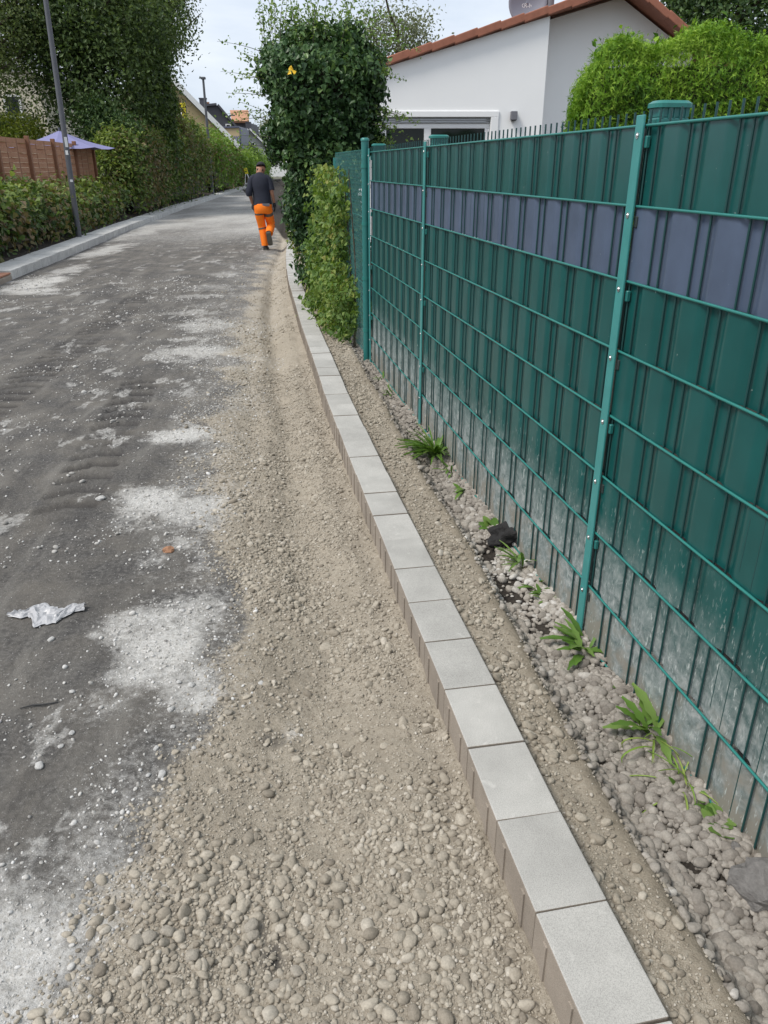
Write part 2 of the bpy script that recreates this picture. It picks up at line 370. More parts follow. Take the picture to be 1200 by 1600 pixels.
B_ = a.n('ShaderNodeSeparateColor'); a.l(a.n('ShaderNodeAttribute', attribute_name='mask_b').outputs['Color'], B_.inputs[0])
fine = a.noise(320, 4, .7, co_); mid = a.noise(60, 5, .65, co_); big = a.noise(3.2, 6, .6, co_, .4)
tar = a.ramp(mid, (.3, (.06, .057, .055)), (.5, (.1, .095, .09)), (.7, (.165, .155, .145)))
mpr = a.n('ShaderNodeMapping'); mpr.inputs['Rotation'].default_value = (0, 0, R(9)); mpr.inputs['Scale'].default_value = (1, .22, 1); a.l(co_, mpr.inputs[0])
strk = a.noise(5.5, 6, .62, mpr.outputs[0], .5)
tar = a.mix(a.ramp(big, (.38, 0), (.66, .75)), tar, (.17, .155, .135)); tar = a.mix(a.ramp(strk, (.5, 0), (.72, .6)), tar, (.235, .222, .2)); tar = a.mix(a.ramp(strk, (.3, .6), (.46, 0)), tar, (.058, .055, .054))
speck = a.ramp(a.noise(150, 3, .6, co_), (.64, 0), (.69, .8)); tar = a.mix(speck, tar, (.42, .41, .39))
tar = a.mix(a.math('MULTIPLY', B_.outputs[2], .8), tar, (.04, .037, .037))
sandc = a.ramp(mid, (.28, (.28, .242, .19)), (.5, (.405, .357, .287)), (.72, (.5, .45, .372)))
sandc = a.mix(a.ramp(fine, (.38, .55), (.55, 0)), sandc, (.17, .14, .108))
sandc = a.mix(a.ramp(big, (.35, .45), (.6, 0)), sandc, (.265, .23, .182))
dustc = a.ramp(a.noise(90, 6, .7, co_), (.3, (.4, .38, .345)), (.5, (.58, .565, .535)), (.7, (.72, .71, .69)))
def soft(mask, nz_, k=.5):
    return a.ramp(a.math('ADD', mask, a.math('MULTIPLY', a.math('SUBTRACT', nz_, .5), k)), (.38, 0), (.62, 1))
c = a.mix(soft(A_.outputs[0], mid, .9), tar, sandc)
dn = a.noise(38, 6, .72, co_)
dm = a.ramp(a.math('ADD', A_.outputs[1], a.math('ADD', a.math('MULTIPLY', a.math('SUBTRACT', dn, .5), 1.5), a.math('MULTIPLY', a.math('SUBTRACT', fine, .5), .7))), (.3, 0), (.6, .4), (1.0, .9)); c = a.mix(dm, c, dustc)
soilc = a.ramp(mid, (.3, (.022, .019, .017)), (.7, (.07, .06, .05)))
c = a.mix(soft(A_.outputs[2], mid, .8), c, soilc)
c = a.mix(a.ramp(a.math('ADD', B_.outputs[0], a.math('MULTIPLY', a.math('SUBTRACT', dn, .5), 1.0)), (.2, 0), (1.0, .9)), c, (.04, .039, .041))
c = a.mix(a.math('MULTIPLY', B_.outputs[1], .75), c, a.ramp(a.noise(45, 5, .6, co_), (.3, (.2, .168, .125)), (.7, (.29, .25, .195))))
hgt = a.math('ADD', a.math('MULTIPLY', mid, 1.0), a.math('MULTIPLY', fine, .55))
a.bump(hgt, .75, .012); M['road'] = a.set(c, .95, 0, .15)
rme.materials.append(M['road']); road = link('road', rme); tag(road, kind='structure')

# ------------------------------------------------------------------ kerbs
def kerb_stone(L_, W_, H_, ribs=2):
    m = MB(); m.box((0, 0, -H_/2), (L_, W_, H_))
    me = m.mesh('kerb_stone'); bm = bmesh.new(); bm.from_mesh(me)
    bmesh.ops.bevel(bm, geom=[e for e in bm.edges], offset=.0035, segments=2, affect='EDGES', profile=.6)
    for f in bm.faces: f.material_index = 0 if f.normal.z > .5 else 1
    bm.to_mesh(me); bm.free()
    if ribs:
        q = MB(); q.v = [tuple(v.co) for v in me.vertices]; q.f = [tuple(p.vertices) for p in me.polygons]; q.m = [p.material_index for p in me.polygons]; q.sm = [False]*len(q.f)
        for i in range(ribs):
            xx = -L_/2+L_*(.26+.5*i/max(1, ribs-1)) if ribs > 1 else 0
            for sy in (-1, 1): q.box((xx, sy*(W_/2+.0015), -H_/2-.008), (.016, .005, H_-.016), mi=1)
        me = q.mesh('kerb_stone')
    return me
def lay(parent, fx, y0, y1, L_, W_, H_, top, mats, me, side, jit=.0015):
    y = y0; i = 0
    while y < y1:
        x = float(fx(y)); y2 = y+.02; dx, dy = float(fx(y2))-x, .02; n = math.hypot(dx, dy); t = Vector((dx/n, dy/n, 0))
        st = L_+.0045
        q0 = Vector((x, y, 0)); yy = y+t.y*st; q1 = Vector((float(fx(yy)), yy, 0)); t = (q1-q0).normalized()
        nrm = Vector((t.y, -t.x, 0))*side; c_ = (q0+q1)/2+nrm*(W_/2)
        o = link('kerb_stone', me, mats, parent); o.location = (c_.x+random.gauss(0, jit*.7), c_.y, top+random.gauss(0, jit))
        o.rotation_euler = (random.gauss(0, .003), random.gauss(0, .003), math.atan2(t.y, t.x)+random.gauss(0, .003))
        y = yy; i += 1
def kerb_bed(fx, y0, y1, W_, side, z0, z1):
    m = MB(); yv = np.concatenate([np.arange(y0, min(y1, 20), .5), np.arange(20, y1+.1, 3.)]); vs_ = []
    for y in yv:
        x = float(fx(y))
        for s_, z in ((.02, z0), (W_-.02, z0), (W_-.02, z1), (.02, z1)): vs_.append((x+side*s_, y, z))
    n = len(yv); fs_ = []
    for i in range(n-1):
        for k in range(4): fs_.append((i*4+k, i*4+(k+1) % 4, i*4+4+(k+1) % 4, i*4+4+k))
    fs_ += [(0, 1, 2, 3), (n*4-1, n*4-2, n*4-3, n*4-4)]
    m.add(vs_, fs_); return m
kb = kerb_bed(kx, .62, 60, .16, 1, -.3, -.125).build('kerb', M['kerb_side']); tag(kb, kind='structure')
lay(kb, kx, .62, 60, .25, .16, .215, .1, [M['kerb_top'], M['kerb_side']], kerb_stone(.25, .16, .215), 1)
kb2 = kerb_bed(lkx, 12.45, 90, .5, -1, -.4, -.21).build('kerb', M['kerb_pale']); tag(kb2, kind='structure')
lay(kb2, lkx, 12.45, 90, .5, .5, .24, .045, [M['kerb_pale'], M['kerb_pale']], kerb_stone(.5, .5, .24, 4), -1, .0025)
old = empty('old_kerb_stone', (-5.95, 11.9, -.2)); tag(old, 'old reddish kerb stone at the near end of the far pale kerb', 'kerb stone')
m = MB(); m.box((0, 0, .09), (.42, 1.0, .2)); o = m.build('body', M['kerb_side'], old, .02, 2)
m = MB(); m.box((0, 0, .207), (.41, .99, .03)); m.build('top_layer', M['kerb_red'], old, .01, 2)
old.rotation_euler = (0, 0, R(6))
# ------------------------------------------------------------------ gravel: geometry-node pebbles on sampled points
def pebble_tree(name, mat, subdiv=3, rough=.22):
    t = bpy.data.node_groups.new(name, 'GeometryNodeTree')
    t.interface.new_socket('Geometry', in_out='INPUT', socket_type='NodeSocketGeometry'); t.interface.new_socket('Geometry', in_out='OUTPUT', socket_type='NodeSocketGeometry')
    N = t.nodes.new; K = t.links.new
    gi = N('NodeGroupInput'); go = N('NodeGroupOutput'); join = N('GeometryNodeGeometryToInstance')
    pos = N('GeometryNodeInputPosition')
    for i in range(6):
        ic = N('GeometryNodeMeshIcoSphere'); ic.inputs['Radius'].default_value = 1; ic.inputs['Subdivisions'].default_value = subdiv
        nz_ = N('ShaderNodeTexNoise'); nz_.noise_dimensions = '4D'; nz_.inputs['Scale'].default_value = .75; nz_.inputs['Detail'].default_value = 1.5; nz_.inputs['W'].default_value = i*7.3
        K(pos.outputs[0], nz_.inputs['Vector'])
        ma = N('ShaderNodeMath'); ma.operation = 'MULTIPLY_ADD'; ma.inputs[1].default_value = rough*4; ma.inputs[2].default_value = 1-rough*2; K(nz_.outputs['Fac'], ma.inputs[0])
        sc = N('ShaderNodeVectorMath'); sc.operation = 'SCALE'; K(pos.outputs[0], sc.inputs[0]); K(ma.outputs[0], sc.inputs['Scale'])
        sp = N('GeometryNodeSetPosition'); K(ic.outputs[0], sp.inputs[0]); K(sc.outputs[0], sp.inputs['Position'])
        sh = N('GeometryNodeSetShadeSmooth'); K(sp.outputs[0], sh.inputs[0]); mt = N('GeometryNodeSetMaterial'); mt.inputs['Material'].default_value = mat; K(sh.outputs[0], mt.inputs[0])
        K(mt.outputs[0], join.inputs[0])
    ip = N('GeometryNodeInstanceOnPoints'); ip.inputs['Pick Instance'].default_value = True
    K(gi.outputs[0], ip.inputs[0]); K(join.outputs[0], ip.inputs['Instance'])
    def na(n, ty):
        q = N('GeometryNodeInputNamedAttribute'); q.data_type = ty; q.inputs[0].default_value = n; return q.outputs[0]
    K(na('rot', 'FLOAT_VECTOR'), ip.inputs['Rotation']); K(na('scl', 'FLOAT_VECTOR'), ip.inputs['Scale'])
    K(ip.outputs[0], go.inputs[0]); return t
def pebble_mat(name, *cols, sc=60):
    a = NT(name); t = a.n('ShaderNodeAttribute', attribute_name='tint', attribute_type='INSTANCER').outputs['Fac']
    st = [(i/(len(cols)-1), c_) for i, c_ in enumerate(cols)]; c_ = a.ramp(t, *st)
    gco = a.n('ShaderNodeNewGeometry').outputs['Position']
    n = a.noise(sc*3, 5, .65, gco); c_ = a.mix(1., c_, a.ramp(n, (.3, .74), (.7, 1.12)), 'MULTIPLY')
    a.bump(a.noise(sc*9, 4, .65, gco), .4, .003); return a.set(c_, .92, 0, .2)
M['peb_sand'] = pebble_mat('pebble_sandy', (.19, .163, .13), (.315, .278, .224), (.415, .372, .305), (.54, .5, .44))
M['peb_grey'] = pebble_mat('pebble_grey', (.17, .15, .13), (.27, .245, .215), (.36, .33, .29), (.55, .53, .5))
M['peb_white'] = pebble_mat('pebble_white', (.2, .19, .18), (.38, .365, .34), (.52, .505, .48), (.68, .67, .655))
def scatter(name, label, mat, x, y, r, tint, sink=.25, flat=.68, sub=3):
    n = len(x); z = profile(x, y)[0]
    me = bpy.data.meshes.new(name); me.vertices.add(n)
    el = RNG.uniform(.72, 1.0, n); s = np.stack([r*RNG.uniform(1., 1.35, n), r*el, r*flat*RNG.uniform(.75, 1.2, n)], 1)
    me.vertices.foreach_set('co', np.stack([x, y, z+s[:, 2]*(1-2*sink)], 1).astype(np.float32).ravel())
    rot = np.stack([RNG.normal(0, .3, n), RNG.normal(0, .3, n), RNG.uniform(0, 6.283, n)], 1)
    for nm, ar in (('rot', rot), ('scl', s)):
        q = me.attributes.new(nm, 'FLOAT_VECTOR', 'POINT'); q.data.foreach_set('vector', ar.astype(np.float32).ravel())
    q = me.attributes.new('tint', 'FLOAT', 'POINT'); q.data.foreach_set('value', np.clip(tint, 0, 1).astype(np.float32))
    o = link(name, me, mat); md = o.modifiers.new('pebbles', 'NODES'); md.node_group = pebble_tree(name, mat, sub)
    return tag(o, label, 'gravel', kind='stuff')
def sample(n, x0, x1, y0, y1, dens, pw=1.0):
    """n tries in the box, more of them near the small y when pw > 1, kept with probability dens"""
    y = y0+(y1-y0)*RNG.random(n)**pw; x = RNG.uniform(0, 1, n)
    k = kx(y); xx = np.where(True, k+x0+(x1-x0)*x, x)
    P_ = profile(xx, y); keep = RNG.random(n) < dens(xx, y, P_)
    return xx[keep], y[keep]
# sandy pebbles between road and kerb
def d_left(x, y, P_):
    k = kx(y); c1 = fbm(x, y, 2.1, 3, 101); c2 = fbm(x, y, 7, 3, 102)
    m_ = sst(.44, .68, .55*c1+.45*c2+.10*sst(2.4, 1.0, y)+.07*sst(.25, 0, np.abs(x-sand_edge(y)-.12)))
    return P_[1]*(x < k-.012)*(.05+.68*m_)*(1-.7*P_[4])
x, y = sample(62000, -1.25, -.005, .75, 4.2, d_left, 1.25)
r = np.clip(RNG.lognormal(math.log(.0044), .5, len(x)), .002, .016); big_ = fbm(x, y, 3, 2, 103); r *= .75+.5*big_
scatter('gravel', 'sandy rounded pebbles strewn over the strip in front of the new kerb', M['peb_sand'], x, y, r, RNG.beta(3, 3, len(x))*.9+.1*(RNG.random(len(x)) > .96), sink=.4)
x, y = sample(26000, -1.9, -.005, 4.2, 15, lambda x, y, P_: d_left(x, y, P_)*.9, 1.5)
r = np.clip(RNG.lognormal(math.log(.0062), .42, len(x)), .003, .017)
scatter('gravel', 'sandy pebbles further along the strip in front of the new kerb', M['peb_sand'], x, y, r, RNG.beta(3, 3, len(x))*.9, sink=.36, sub=2)
# haunch right of the kerb: sandy pebbles half sunk
x, y = sample(19000, .163, .43, .75, 7.5, lambda x, y, P_: (1-P_[7])*(x > kx(y)+.168)*(1-.93*P_[5])*(.12+.6*sst(.45, .65, fbm(x, y, 6, 3, 105))), 1.35)
r = np.clip(RNG.lognormal(math.log(.0054), .45, len(x)), .0025, .016)*(1+.15*sst(2, 1, y))
scatter('gravel', 'sandy pebbles set in the mortar slope right behind the new kerb', M['peb_sand'], x, y, r, RNG.beta(2.5, 3.5, len(x))*.95, sink=.33)
# gravel bed at the foot of the fence
def d_bed(x, y, P_): return P_[7]*(x < fence_x(y)+.02)*(1-.93*P_[3])
x, y = sample(64000, .25, .75, .7, 7.2, d_bed, 1.45)
r = np.clip(RNG.lognormal(math.log(.0072), .42, len(x)), .003, .019)*(1+.1*sst(2, 1, y))
pale = .35*np.exp(-((y-2.75)/.5)**2)*sst(.25, .12, np.abs(x-fence_x(y)+.1))
scatter('gravel', 'grey rounded pebbles filling the trench along the foot of the green fence', M['peb_grey'], x, y, r, RNG.beta(2.4, 3.2, len(x))*.82+pale+.15*(RNG.random(len(x)) > .93), sink=.15, flat=.74)
# white grit in the dusty patches and on the dark road
def d_dust(x, y, P_): return (P_[2] > .25)*np.clip(P_[2], 0, 1)*(x < kx(y)-.1)
x, y = sample(34000, -1.5, -.2, .75, 9, d_dust, 1.6)
r = np.clip(RNG.lognormal(math.log(.0024), .5, len(x)), .001, .01)*(.85+.07*y)
scatter('road_grit', 'white crushed grit in the pale dusty patches of the road', M['peb_white'], x, y, r, RNG.beta(3.5, 2.0, len(x)), sink=.4, sub=2)
def d_tar(x, y, P_): return (1-P_[1])*(x < kx(y)-.2)*(.12+.88*sst(.5, .68, fbm(x, y, 2.2, 4, 107)))
x, y = sample(26000, -4.2, -.3, .75, 13, d_tar, 1.5)
r = np.clip(RNG.lognormal(math.log(.0028), .5, len(x)), .0014, .013)*(.85+.09*y)
scatter('road_grit', 'small pale chippings scattered on the dark compacted road', M['peb_white'], x, y, r, RNG.beta(2.2, 2.2, len(x)), sink=.25, sub=2)
x, y = sample(120000, -1.35, .43, .75, 6.5, lambda x, y, P_: P_[1]*((x < kx(y)-.01) | (x > kx(y)+.168))*(1-.8*P_[5])*(1-.8*P_[7])*(.25+.75*fbm(x, y, 5, 3, 109)), 1.5)
r = np.clip(RNG.lognormal(math.log(.0021), .4, len(x)), .001, .006)*(.85+.12*y)
scatter('gravel', 'fine gritty sand grains lying over the strip on both sides of the kerb', M['peb_sand'], x, y, r, RNG.beta(2, 2, len(x)), sink=.25, sub=2)
# larger loose stones, each its own thing
def stone_mesh(seed, sub=3, jag=.0):
    bm = bmesh.new(); bmesh.ops.create_icosphere(bm, subdivisions=sub, radius=1)
    rs = np.random.default_rng(seed); off = rs.uniform(-50, 50, 3)
    from mathutils import noise
    for v in bm.verts:
        k = 1+.35*noise.noise(v.co*.9+Vector(off))+(.12+jag)*noise.noise(v.co*2.3+Vector(off))
        v.co *= k
    for f in bm.faces: f.smooth = jag < .2
    me = bpy.data.meshes.new('stone'); bm.to_mesh(me); bm.free(); return me
def stone_mat(name, c, sc=40):
    a = NT(name); co_ = a.coord('Object'); n = a.noise(3, 6, .7, co_)
    a.bump(a.noise(8, 5, .7, co_), .5, .05); return a.set(a.ramp(n, (.3, [q*.7 for q in c]), (.7, [min(1, q*1.2) for q in c])), .92, 0, .2)
M['stone_white'] = stone_mat('stone_white', (.58, .57, .55)); M['stone_grey'] = stone_mat('stone_grey', (.2, .19, .18)); M['stone_sand'] = stone_mat('stone_sandy', (.41, .37, .31)); M['asphalt'] = stone_mat('asphalt_lump', (.035, .034, .034)); M['brick_red'] = stone_mat('brick_fragment', (.42, .23, .14))
SMS = [stone_mesh(i) for i in range(4)]
def stone(name, label, px, py, size, mat, me=None, flat=.65, cat='stone', group=None, rz=None, sink=.3):
    p = gp(px, py, 0); p = gp(px, py, gz(p[0], p[1])); z = gz(p[0], p[1])
    me = (me or random.choice(SMS)).copy(); o = link(name, me, mat); o.scale = (size*1.15, size*.9, size*flat); o.rotation_euler = (0, 0, random.uniform(0, 6.28) if rz is None else rz)
    o.location = (p[0], p[1], z+size*flat*(1-2*sink)); return tag(o, label, cat, group)
for px, py, s in ((267, 1109, .011), (253, 1211, .012), (113, 1082, .009), (280, 1068, .008), (244, 1169, .008), (303, 1169, .007), (408, 1068, .010), (62, 1198, .013), (95, 1167, .008), (112, 1146, .009), (299, 1072, .012), (285, 955, .012), (326, 951, .010), (80, 1000, .011), (270, 1136, .008), (158, 780, .022), (232, 1212, .007)):
    stone('loose_stone', 'pale stone lying loose on the dark road beside the dusty patches', px, py, s, M['stone_white'], group='pale stones on the road')
for px, py, s in ((394, 1460, .016), (262, 1458, .014), (392, 1452, .016), (233, 1466, .016), (463, 1519, .013), (357, 1115, .012), (300, 1496, .015), (428, 1540, .013), (372, 1488, .011), (213, 1475, .017)):
    stone('loose_stone', 'rounded sand-coloured pebble sitting proud on the sandy strip', px, py, s, M['stone_sand'], group='large pebbles on the sandy strip')
stone('rock', 'large dark grey rock at the right edge below the fence', 1192, 1395, .066, M['stone_grey'], stone_mesh(21, 3, .25), .75, 'rock', sink=.25)
stone('rock', 'small pale grey rock by the fence foot above the large dark rock', 1150, 1335, .022, M['stone_grey'], stone_mesh(22, 3, .2), .8, 'rock', sink=.2)
stone('asphalt_lump', 'black crumbly asphalt lump among pebbles at the foot of the fence', 795, 845, .085, M['asphalt'], stone_mesh(23, 4, .35), .55, 'lump', sink=.2)
stone('brick_fragment', 'small orange brick fragment on the dark road edge', 264, 862, .024, M['brick_red'], stone_mesh(24, 2, .35), .7, 'brick')

# ------------------------------------------------------------------ green double-wire fence with woven privacy strips
FA = math.atan2(FU[1], FU[0]); BASE = .0
fence = empty('panel_fence', (P1[0], P1[1], BASE), FA)
tag(fence, 'green wire panel fence woven with green strips and one slate blue strip', 'fence')
ZT = 1.6197
def rodmesh(L_, r, n=6, axis='z'):
    m_ = MB()
    m_.tube([(0, 0, 0), (0, 0, L_)] if axis == 'z' else [(0, 0, 0), (L_, 0, 0)], r, n); return m_.mesh('rod')
WIRE = rodmesh(1.655, .003, 6); WIRE.materials.append(M['wire'])
def strip_mesh(L_, phase, h=.19, x0=0.):
    n = int(L_/.0083); s_ = np.linspace(0, L_, n); ph = ((s_+x0+phase) % .2)
    # visible wires at 0 and .05 (strip behind), hidden wires at .10 and .15 (strip in front)
    f_ = np.where(ph < .1, 0., 0.)+sst(.055, .09, ph)*(1-sst(.16, .195, ph))
    y_ = -.0068+.0105*f_+.0012*np.sin(s_*3.1)
    vs_ = []
    for a_, b_ in zip(s_, y_): vs_ += [(a_, b_, .001), (a_, b_+.0006*math.sin(a_*40), h*.5), (a_, b_, h+.009)]
    fs_ = []
    for i in range(n-1):
        for k in range(2): fs_.append((i*3+k, i*3+3+k, i*3+4+k, i*3+1+k))
    m_ = MB(); m_.add(vs_, fs_, 0, True); me = m_.mesh('strip')
    return me
PANELS = [(-2.44, 0.), (0., 2.4385), (2.4385, 4.251)]
for pi_, (a0, a1) in enumerate(PANELS):
    L_ = a1-a0-.012; x0 = a0+.006
    nW = int(L_/.05)
    for k in range(nW+1):
        o = link('upright_wire', WIRE, None, fence); o.location = (x0+.012+k*.05, 0, 0)
    RA = rodmesh(L_, .004, 6, 'x'); RA.materials.append(M['rail'])
    for k in range(9):
        for sy in (1, -1):
            if sy < 0 and k > 0: continue
            o = link('cross_wire', RA, None, fence); o.location = (x0, sy*.0072, ZT-.2*k)
    SM = [strip_mesh(L_, 0.038), strip_mesh(L_, .138)]
    for sm in SM: sm.materials.append(M['strip_green'])
    SB = strip_mesh(L_, .138); SB.materials.append(M['strip_blue'])
    for k in range(8):
        o = link('privacy_strip', SB if k == 1 else SM[k % 2], None, fence); o.location = (x0, 0, ZT-.2*(k+1))
        if k == 1: o['label'] = 'slate blue woven strip'
CAPM = None
for pi_, px in enumerate((-2.44, 0., 2.4385, 4.251)):
    m_ = MB(); m_.box((px, -.062, .82-.2), (.06, .09, 1.64+.4)); post = m_.build('post', M['post'], fence, .006, 2)
    m_ = MB()
    ring = []
    for k in range(20):
        t_ = 2*PI*k/20; ring.append((px+math.copysign(abs(math.cos(t_))**.55, math.cos(t_))*.037, -.062+math.copysign(abs(math.sin(t_))**.55, math.sin(t_))*.055))
    vs_ = [(q[0], q[1], 1.662) for q in ring]+[(q[0], q[1], 1.672) for q in ring]+[(px+(q[0]-px)*.8, -.062+(q[1]+.062)*.8, 1.679) for q in ring]
    fs_ = [tuple(reversed(range(20))), tuple(range(40, 60))]+[(j*20+k, j*20+(k+1) % 20, j*20+20+(k+1) % 20, j*20+20+k) for j in range(2) for k in range(20)]
    m_.add(vs_, fs_); m_.build('cap', M['rail'], post)
    m_ = MB(); m_.box((px, -.062, 1.651), (.056, .086, .022)); 
    for k in range(5): m_.box((px-.0285, -.095+k*.0165, 1.649), (.004, .004, .024)); m_.box((px+.0285, -.095+k*.0165, 1.649), (.004, .004, .024))
    m_.build('cap_skirt', M['post'], post)
    m_ = MB(); m_.box((px, .0165, .815), (.042, .007, 1.66)); bar = m_.build('cover_bar', M['bar'], fence, .0015, 1)
    for k in range(9):
        m_ = MB(); c_ = (px+.002, .0205, ZT-.024-.2*k)
        m_.tube([c_, (c_[0], c_[1]+.0012, c_[2])], .0082, 12); m_.tube([(c_[0], c_[1], c_[2]), (c_[0], c_[1]+.004, c_[2])], [.0062, .0035], 10); m_.build('screw', M['steel'], bar)
    for k in range(9):
        m_ = MB(); m_.box((px-.026, .004, ZT-.04-.2*k), (.012, .012, .03)); m_.build('clip', M['darkgap'] if k % 2 else M['post'], fence, .002)
m_ = MB(); m_.box((.9, .012, .018), (10.3-1.8, .004, .018)); 
# corner post of the chain-link fence with its mesh running on
cl0 = P1+FU*4.34; chain = empty('chain_link_fence', (cl0[0], cl0[1], 0), FA)
tag(chain, 'green chain link fence with a round corner post beyond the woven panels', 'fence')
m_ = MB(); m_.tube([(0, .03, -.3), (0, .03, 1.70)], .03, 16); cp = m_.build('post', M['post'], chain)
m_ = MB(); m_.tube([(0, .03, 1.70), (0, .03, 1.715), (0, .03, 1.722)], [.034, .034, .02], 16); m_.build('cap', M['rail'], cp)
for k in range(4):
    m_ = MB(); m_.tube([(0, .03, .25+k*.42), (0, .03, .275+k*.42)], .0335, 14); m_.build('clamp', M['rail'], chain)
CLL = 1.75
for k in range(1):
    m_ = MB(); m_.tube([(CLL, .03, -.3), (CLL, .03, 1.6)], .022, 10); m_.build('post', M['post'], chain)
for z in (.06, .62, 1.15, 1.64):
    m_ = MB(); m_.tube([(0, .03, z), (CLL, .03, z)], .0022, 5); m_.build('tension_wire', M['rail'], chain)
m_ = MB(); Hh = 1.6; st = .055
for fam in (1, -1):
    for k in range(-int(Hh/st), int(CLL/st)):
        p = Vector((k*st if fam > 0 else k*st+Hh, .03+fam*.002, .04)); q = p+Vector((Hh*fam, 0, Hh))
        def cut(p, q):
            d_ = q-p; t0, t1 = 0., 1.
            for lim, sg in ((0., 1), (CLL, -1)):
                f0 = (p.x-lim)*sg; f1 = (q.x-lim)*sg
                if f0 < 0 and f1 < 0: return None
                if f0 < 0: t0 = max(t0, f0/(f0-f1))
                elif f1 < 0: t1 = min(t1, f0/(f0-f1))
            return (p+d_*t0, p+d_*t1) if t1 > t0 else None
        s_ = cut(p, q)
        if s_: m_.tube(list(s_), .0015, 4, caps=False)
mesh_ = m_.build('wire_mesh', M['post'], chain); mesh_['kind'] = 'stuff'
# ------------------------------------------------------------------ foliage helpers
def leafcloud(name, pos, size, tint, mat, parent=None, shape='kite', out=None, upb=.35, asp=.55, droop=0., kind=None, seed=1):
    """one mesh of many leaves; out = preferred facing per leaf"""
    rs = np.random.default_rng(seed); n = len(pos)
    nrm = rs.normal(0, 1, (n, 3))*.75; nrm[:, 2] += upb
    if out is not None: nrm = nrm+out*1.0
    nrm /= np.linalg.norm(nrm, axis=1)[:, None]+1e-9
    t = rs.normal(0, 1, (n, 3)); t[:, 2] -= droop; t -= nrm*np.sum(t*nrm, 1)[:, None]; t /= np.linalg.norm(t, axis=1)[:, None]+1e-9
    b = np.cross(nrm, t); s = size[:, None] if hasattr(size, '__len__') else np.full((n, 1), size)
    if shape == 'kite':
        k = [(-.5, 0, 0), (0, asp/2, .10), (.5, 0, -.06), (0, -asp/2, .10)]; fl = [(0, 1, 2, 3)]
    elif shape == 'ivy':
        k = [(-.42, 0, 0), (-.3, .42, .03), (.02, .3, .07), (.58, 0, -.08), (.02, -.3, .07), (-.3, -.42, .03)]; fl = [(0, 1, 2, 3), (0, 3, 4, 5)]
    elif shape == 'spray':
        k = [(-.5, 0, 0), (-.05, .05, .02), (.32, .26, 0), (.1, .05, .03), (.6, 0, -.03), (.1, -.05, .03), (.3, -.27, 0), (-.05, -.05, .02)]; fl = [(0, 1, 2, 3), (0, 3, 4, 5), (0, 5, 6, 7)]
    V = np.stack([pos+s*(t*a_+b*b_+nrm*c_) for a_, b_, c_ in k], 1)
    kk = len(k); fc = np.concatenate([np.arange(n)[:, None]*kk+np.array(f)[None] for f in fl])
    me = npmesh(name, V.reshape(-1, 3), fc, False)
    q = me.attributes.new('tint', 'FLOAT', 'POINT'); q.data.foreach_set('value', np.repeat(np.clip(tint, 0, 1), kk).astype(np.float32))
    o = link(name, me, mat, parent)
    if kind: o['kind'] = kind
    return o
def ellip(n, c, r, rs, shell=.6, lump=.25, s=5):
    d = rs.normal(0, 1, (n, 3)); d /= np.linalg.norm(d, axis=1)[:, None]
    k = 1+lump*(np.sin(d[:, 0]*5+s)+np.sin(d[:, 1]*6+s*2)+np.sin(d[:, 2]*5.5+s*3)+.7*np.sin(d[:, 0]*11+d[:, 2]*9+s))/2
    u = rs.random(n)**(1/3.); u = shell+(1-shell)*u if shell > 0 else u
    return np.array(c)+d*np.array(r)*(u*k)[:, None], d
def trunk(parent, base, top, r0, r1, limbs=5, seed=0, mat='bark', spread=1.):
    rs = random.Random(seed); base = Vector(base); top = Vector(top); m_ = MB()
    pts = [base+(top-base)*t_+Vector((rs.gauss(0, .03), rs.gauss(0, .03), 0))*(top-base).length*.5*min(t_, .5) for t_ in (0, .12, .3, .5, .75, 1)]
    m_.tube(pts, [r0*1.35, r0*1.05, r0*.9, r0*.75, (r0+r1)/2, r1], 10)
    tr = m_.build('trunk', M[mat], parent)
    for i in range(limbs):
        t_ = .35+.6*i/max(1, limbs-1); p = base+(top-base)*t_; a_ = rs.uniform(0, 6.28); l_ = (top-base).length*rs.uniform(.22, .4)*spread
        d_ = Vector((math.cos(a_), math.sin(a_), rs.uniform(.3, .9))).normalized(); m_ = MB()
        m_.tube([p, p+d_*l_*.5+Vector((0, 0, -.02*l_)), p+d_*l_+Vector((0, 0, .12*l_))], [r0*.45, r0*.28, r0*.1], 7); m_.build('limb', M[mat], parent)
    return tr
def tree(name, label, base, blobs_, mat, n, leaf, seed, r0=.14, group=None, shape='kite', clump=.35, trunk_mat='bark', per=26, limbs=6, cat='tree', upb=.35):
    rs = np.random.default_rng(seed); t = empty(name, base); tag(t, label, cat, group)
    base = Vector(base); tot = sum(b_[3]*b_[4]*b_[5] for b_ in blobs_)
    hi = max(b_[2]+b_[5]*.5 for b_ in blobs_); cxm = sum(b_[0] for b_ in blobs_)/len(blobs_); cym = sum(b_[1] for b_ in blobs_)/len(blobs_)
    trunk(t, (0, 0, -.2), (cxm-base.x, cym-base.y, hi-base.z), r0, r0*.25, limbs, seed, trunk_mat)
    P_, T_, O_ = [], [], []
    for i, b_ in enumerate(blobs_):
        k = max(4, int(n/per*b_[3]*b_[4]*b_[5]/tot)); c_, d_ = ellip(k, b_[:3], b_[3:6], rs, .35, .16, seed+i)
        q = np.repeat(c_, per, 0)+rs.normal(0, 1, (k*per, 3))*clump*np.array([1, 1, .75])*np.repeat(rs.uniform(.6, 1.3, k), per)[:, None]
        P_.append(q); O_.append(np.repeat(d_, per, 0)); T_.append(np.repeat(rs.normal(0, .16, k), per)+.45+rs.normal(0, .16, k*per)+.12*np.repeat(d_[:, 2], per))
    P_ = np.concatenate(P_)-np.array(base); T_ = np.concatenate(T_); O_ = np.concatenate(O_)
    leafcloud('crown', P_, leaf*rs.uniform(.7, 1.3, len(P_)), T_, M[mat], t, shape, O_*.6, upb, seed=seed)
    return t
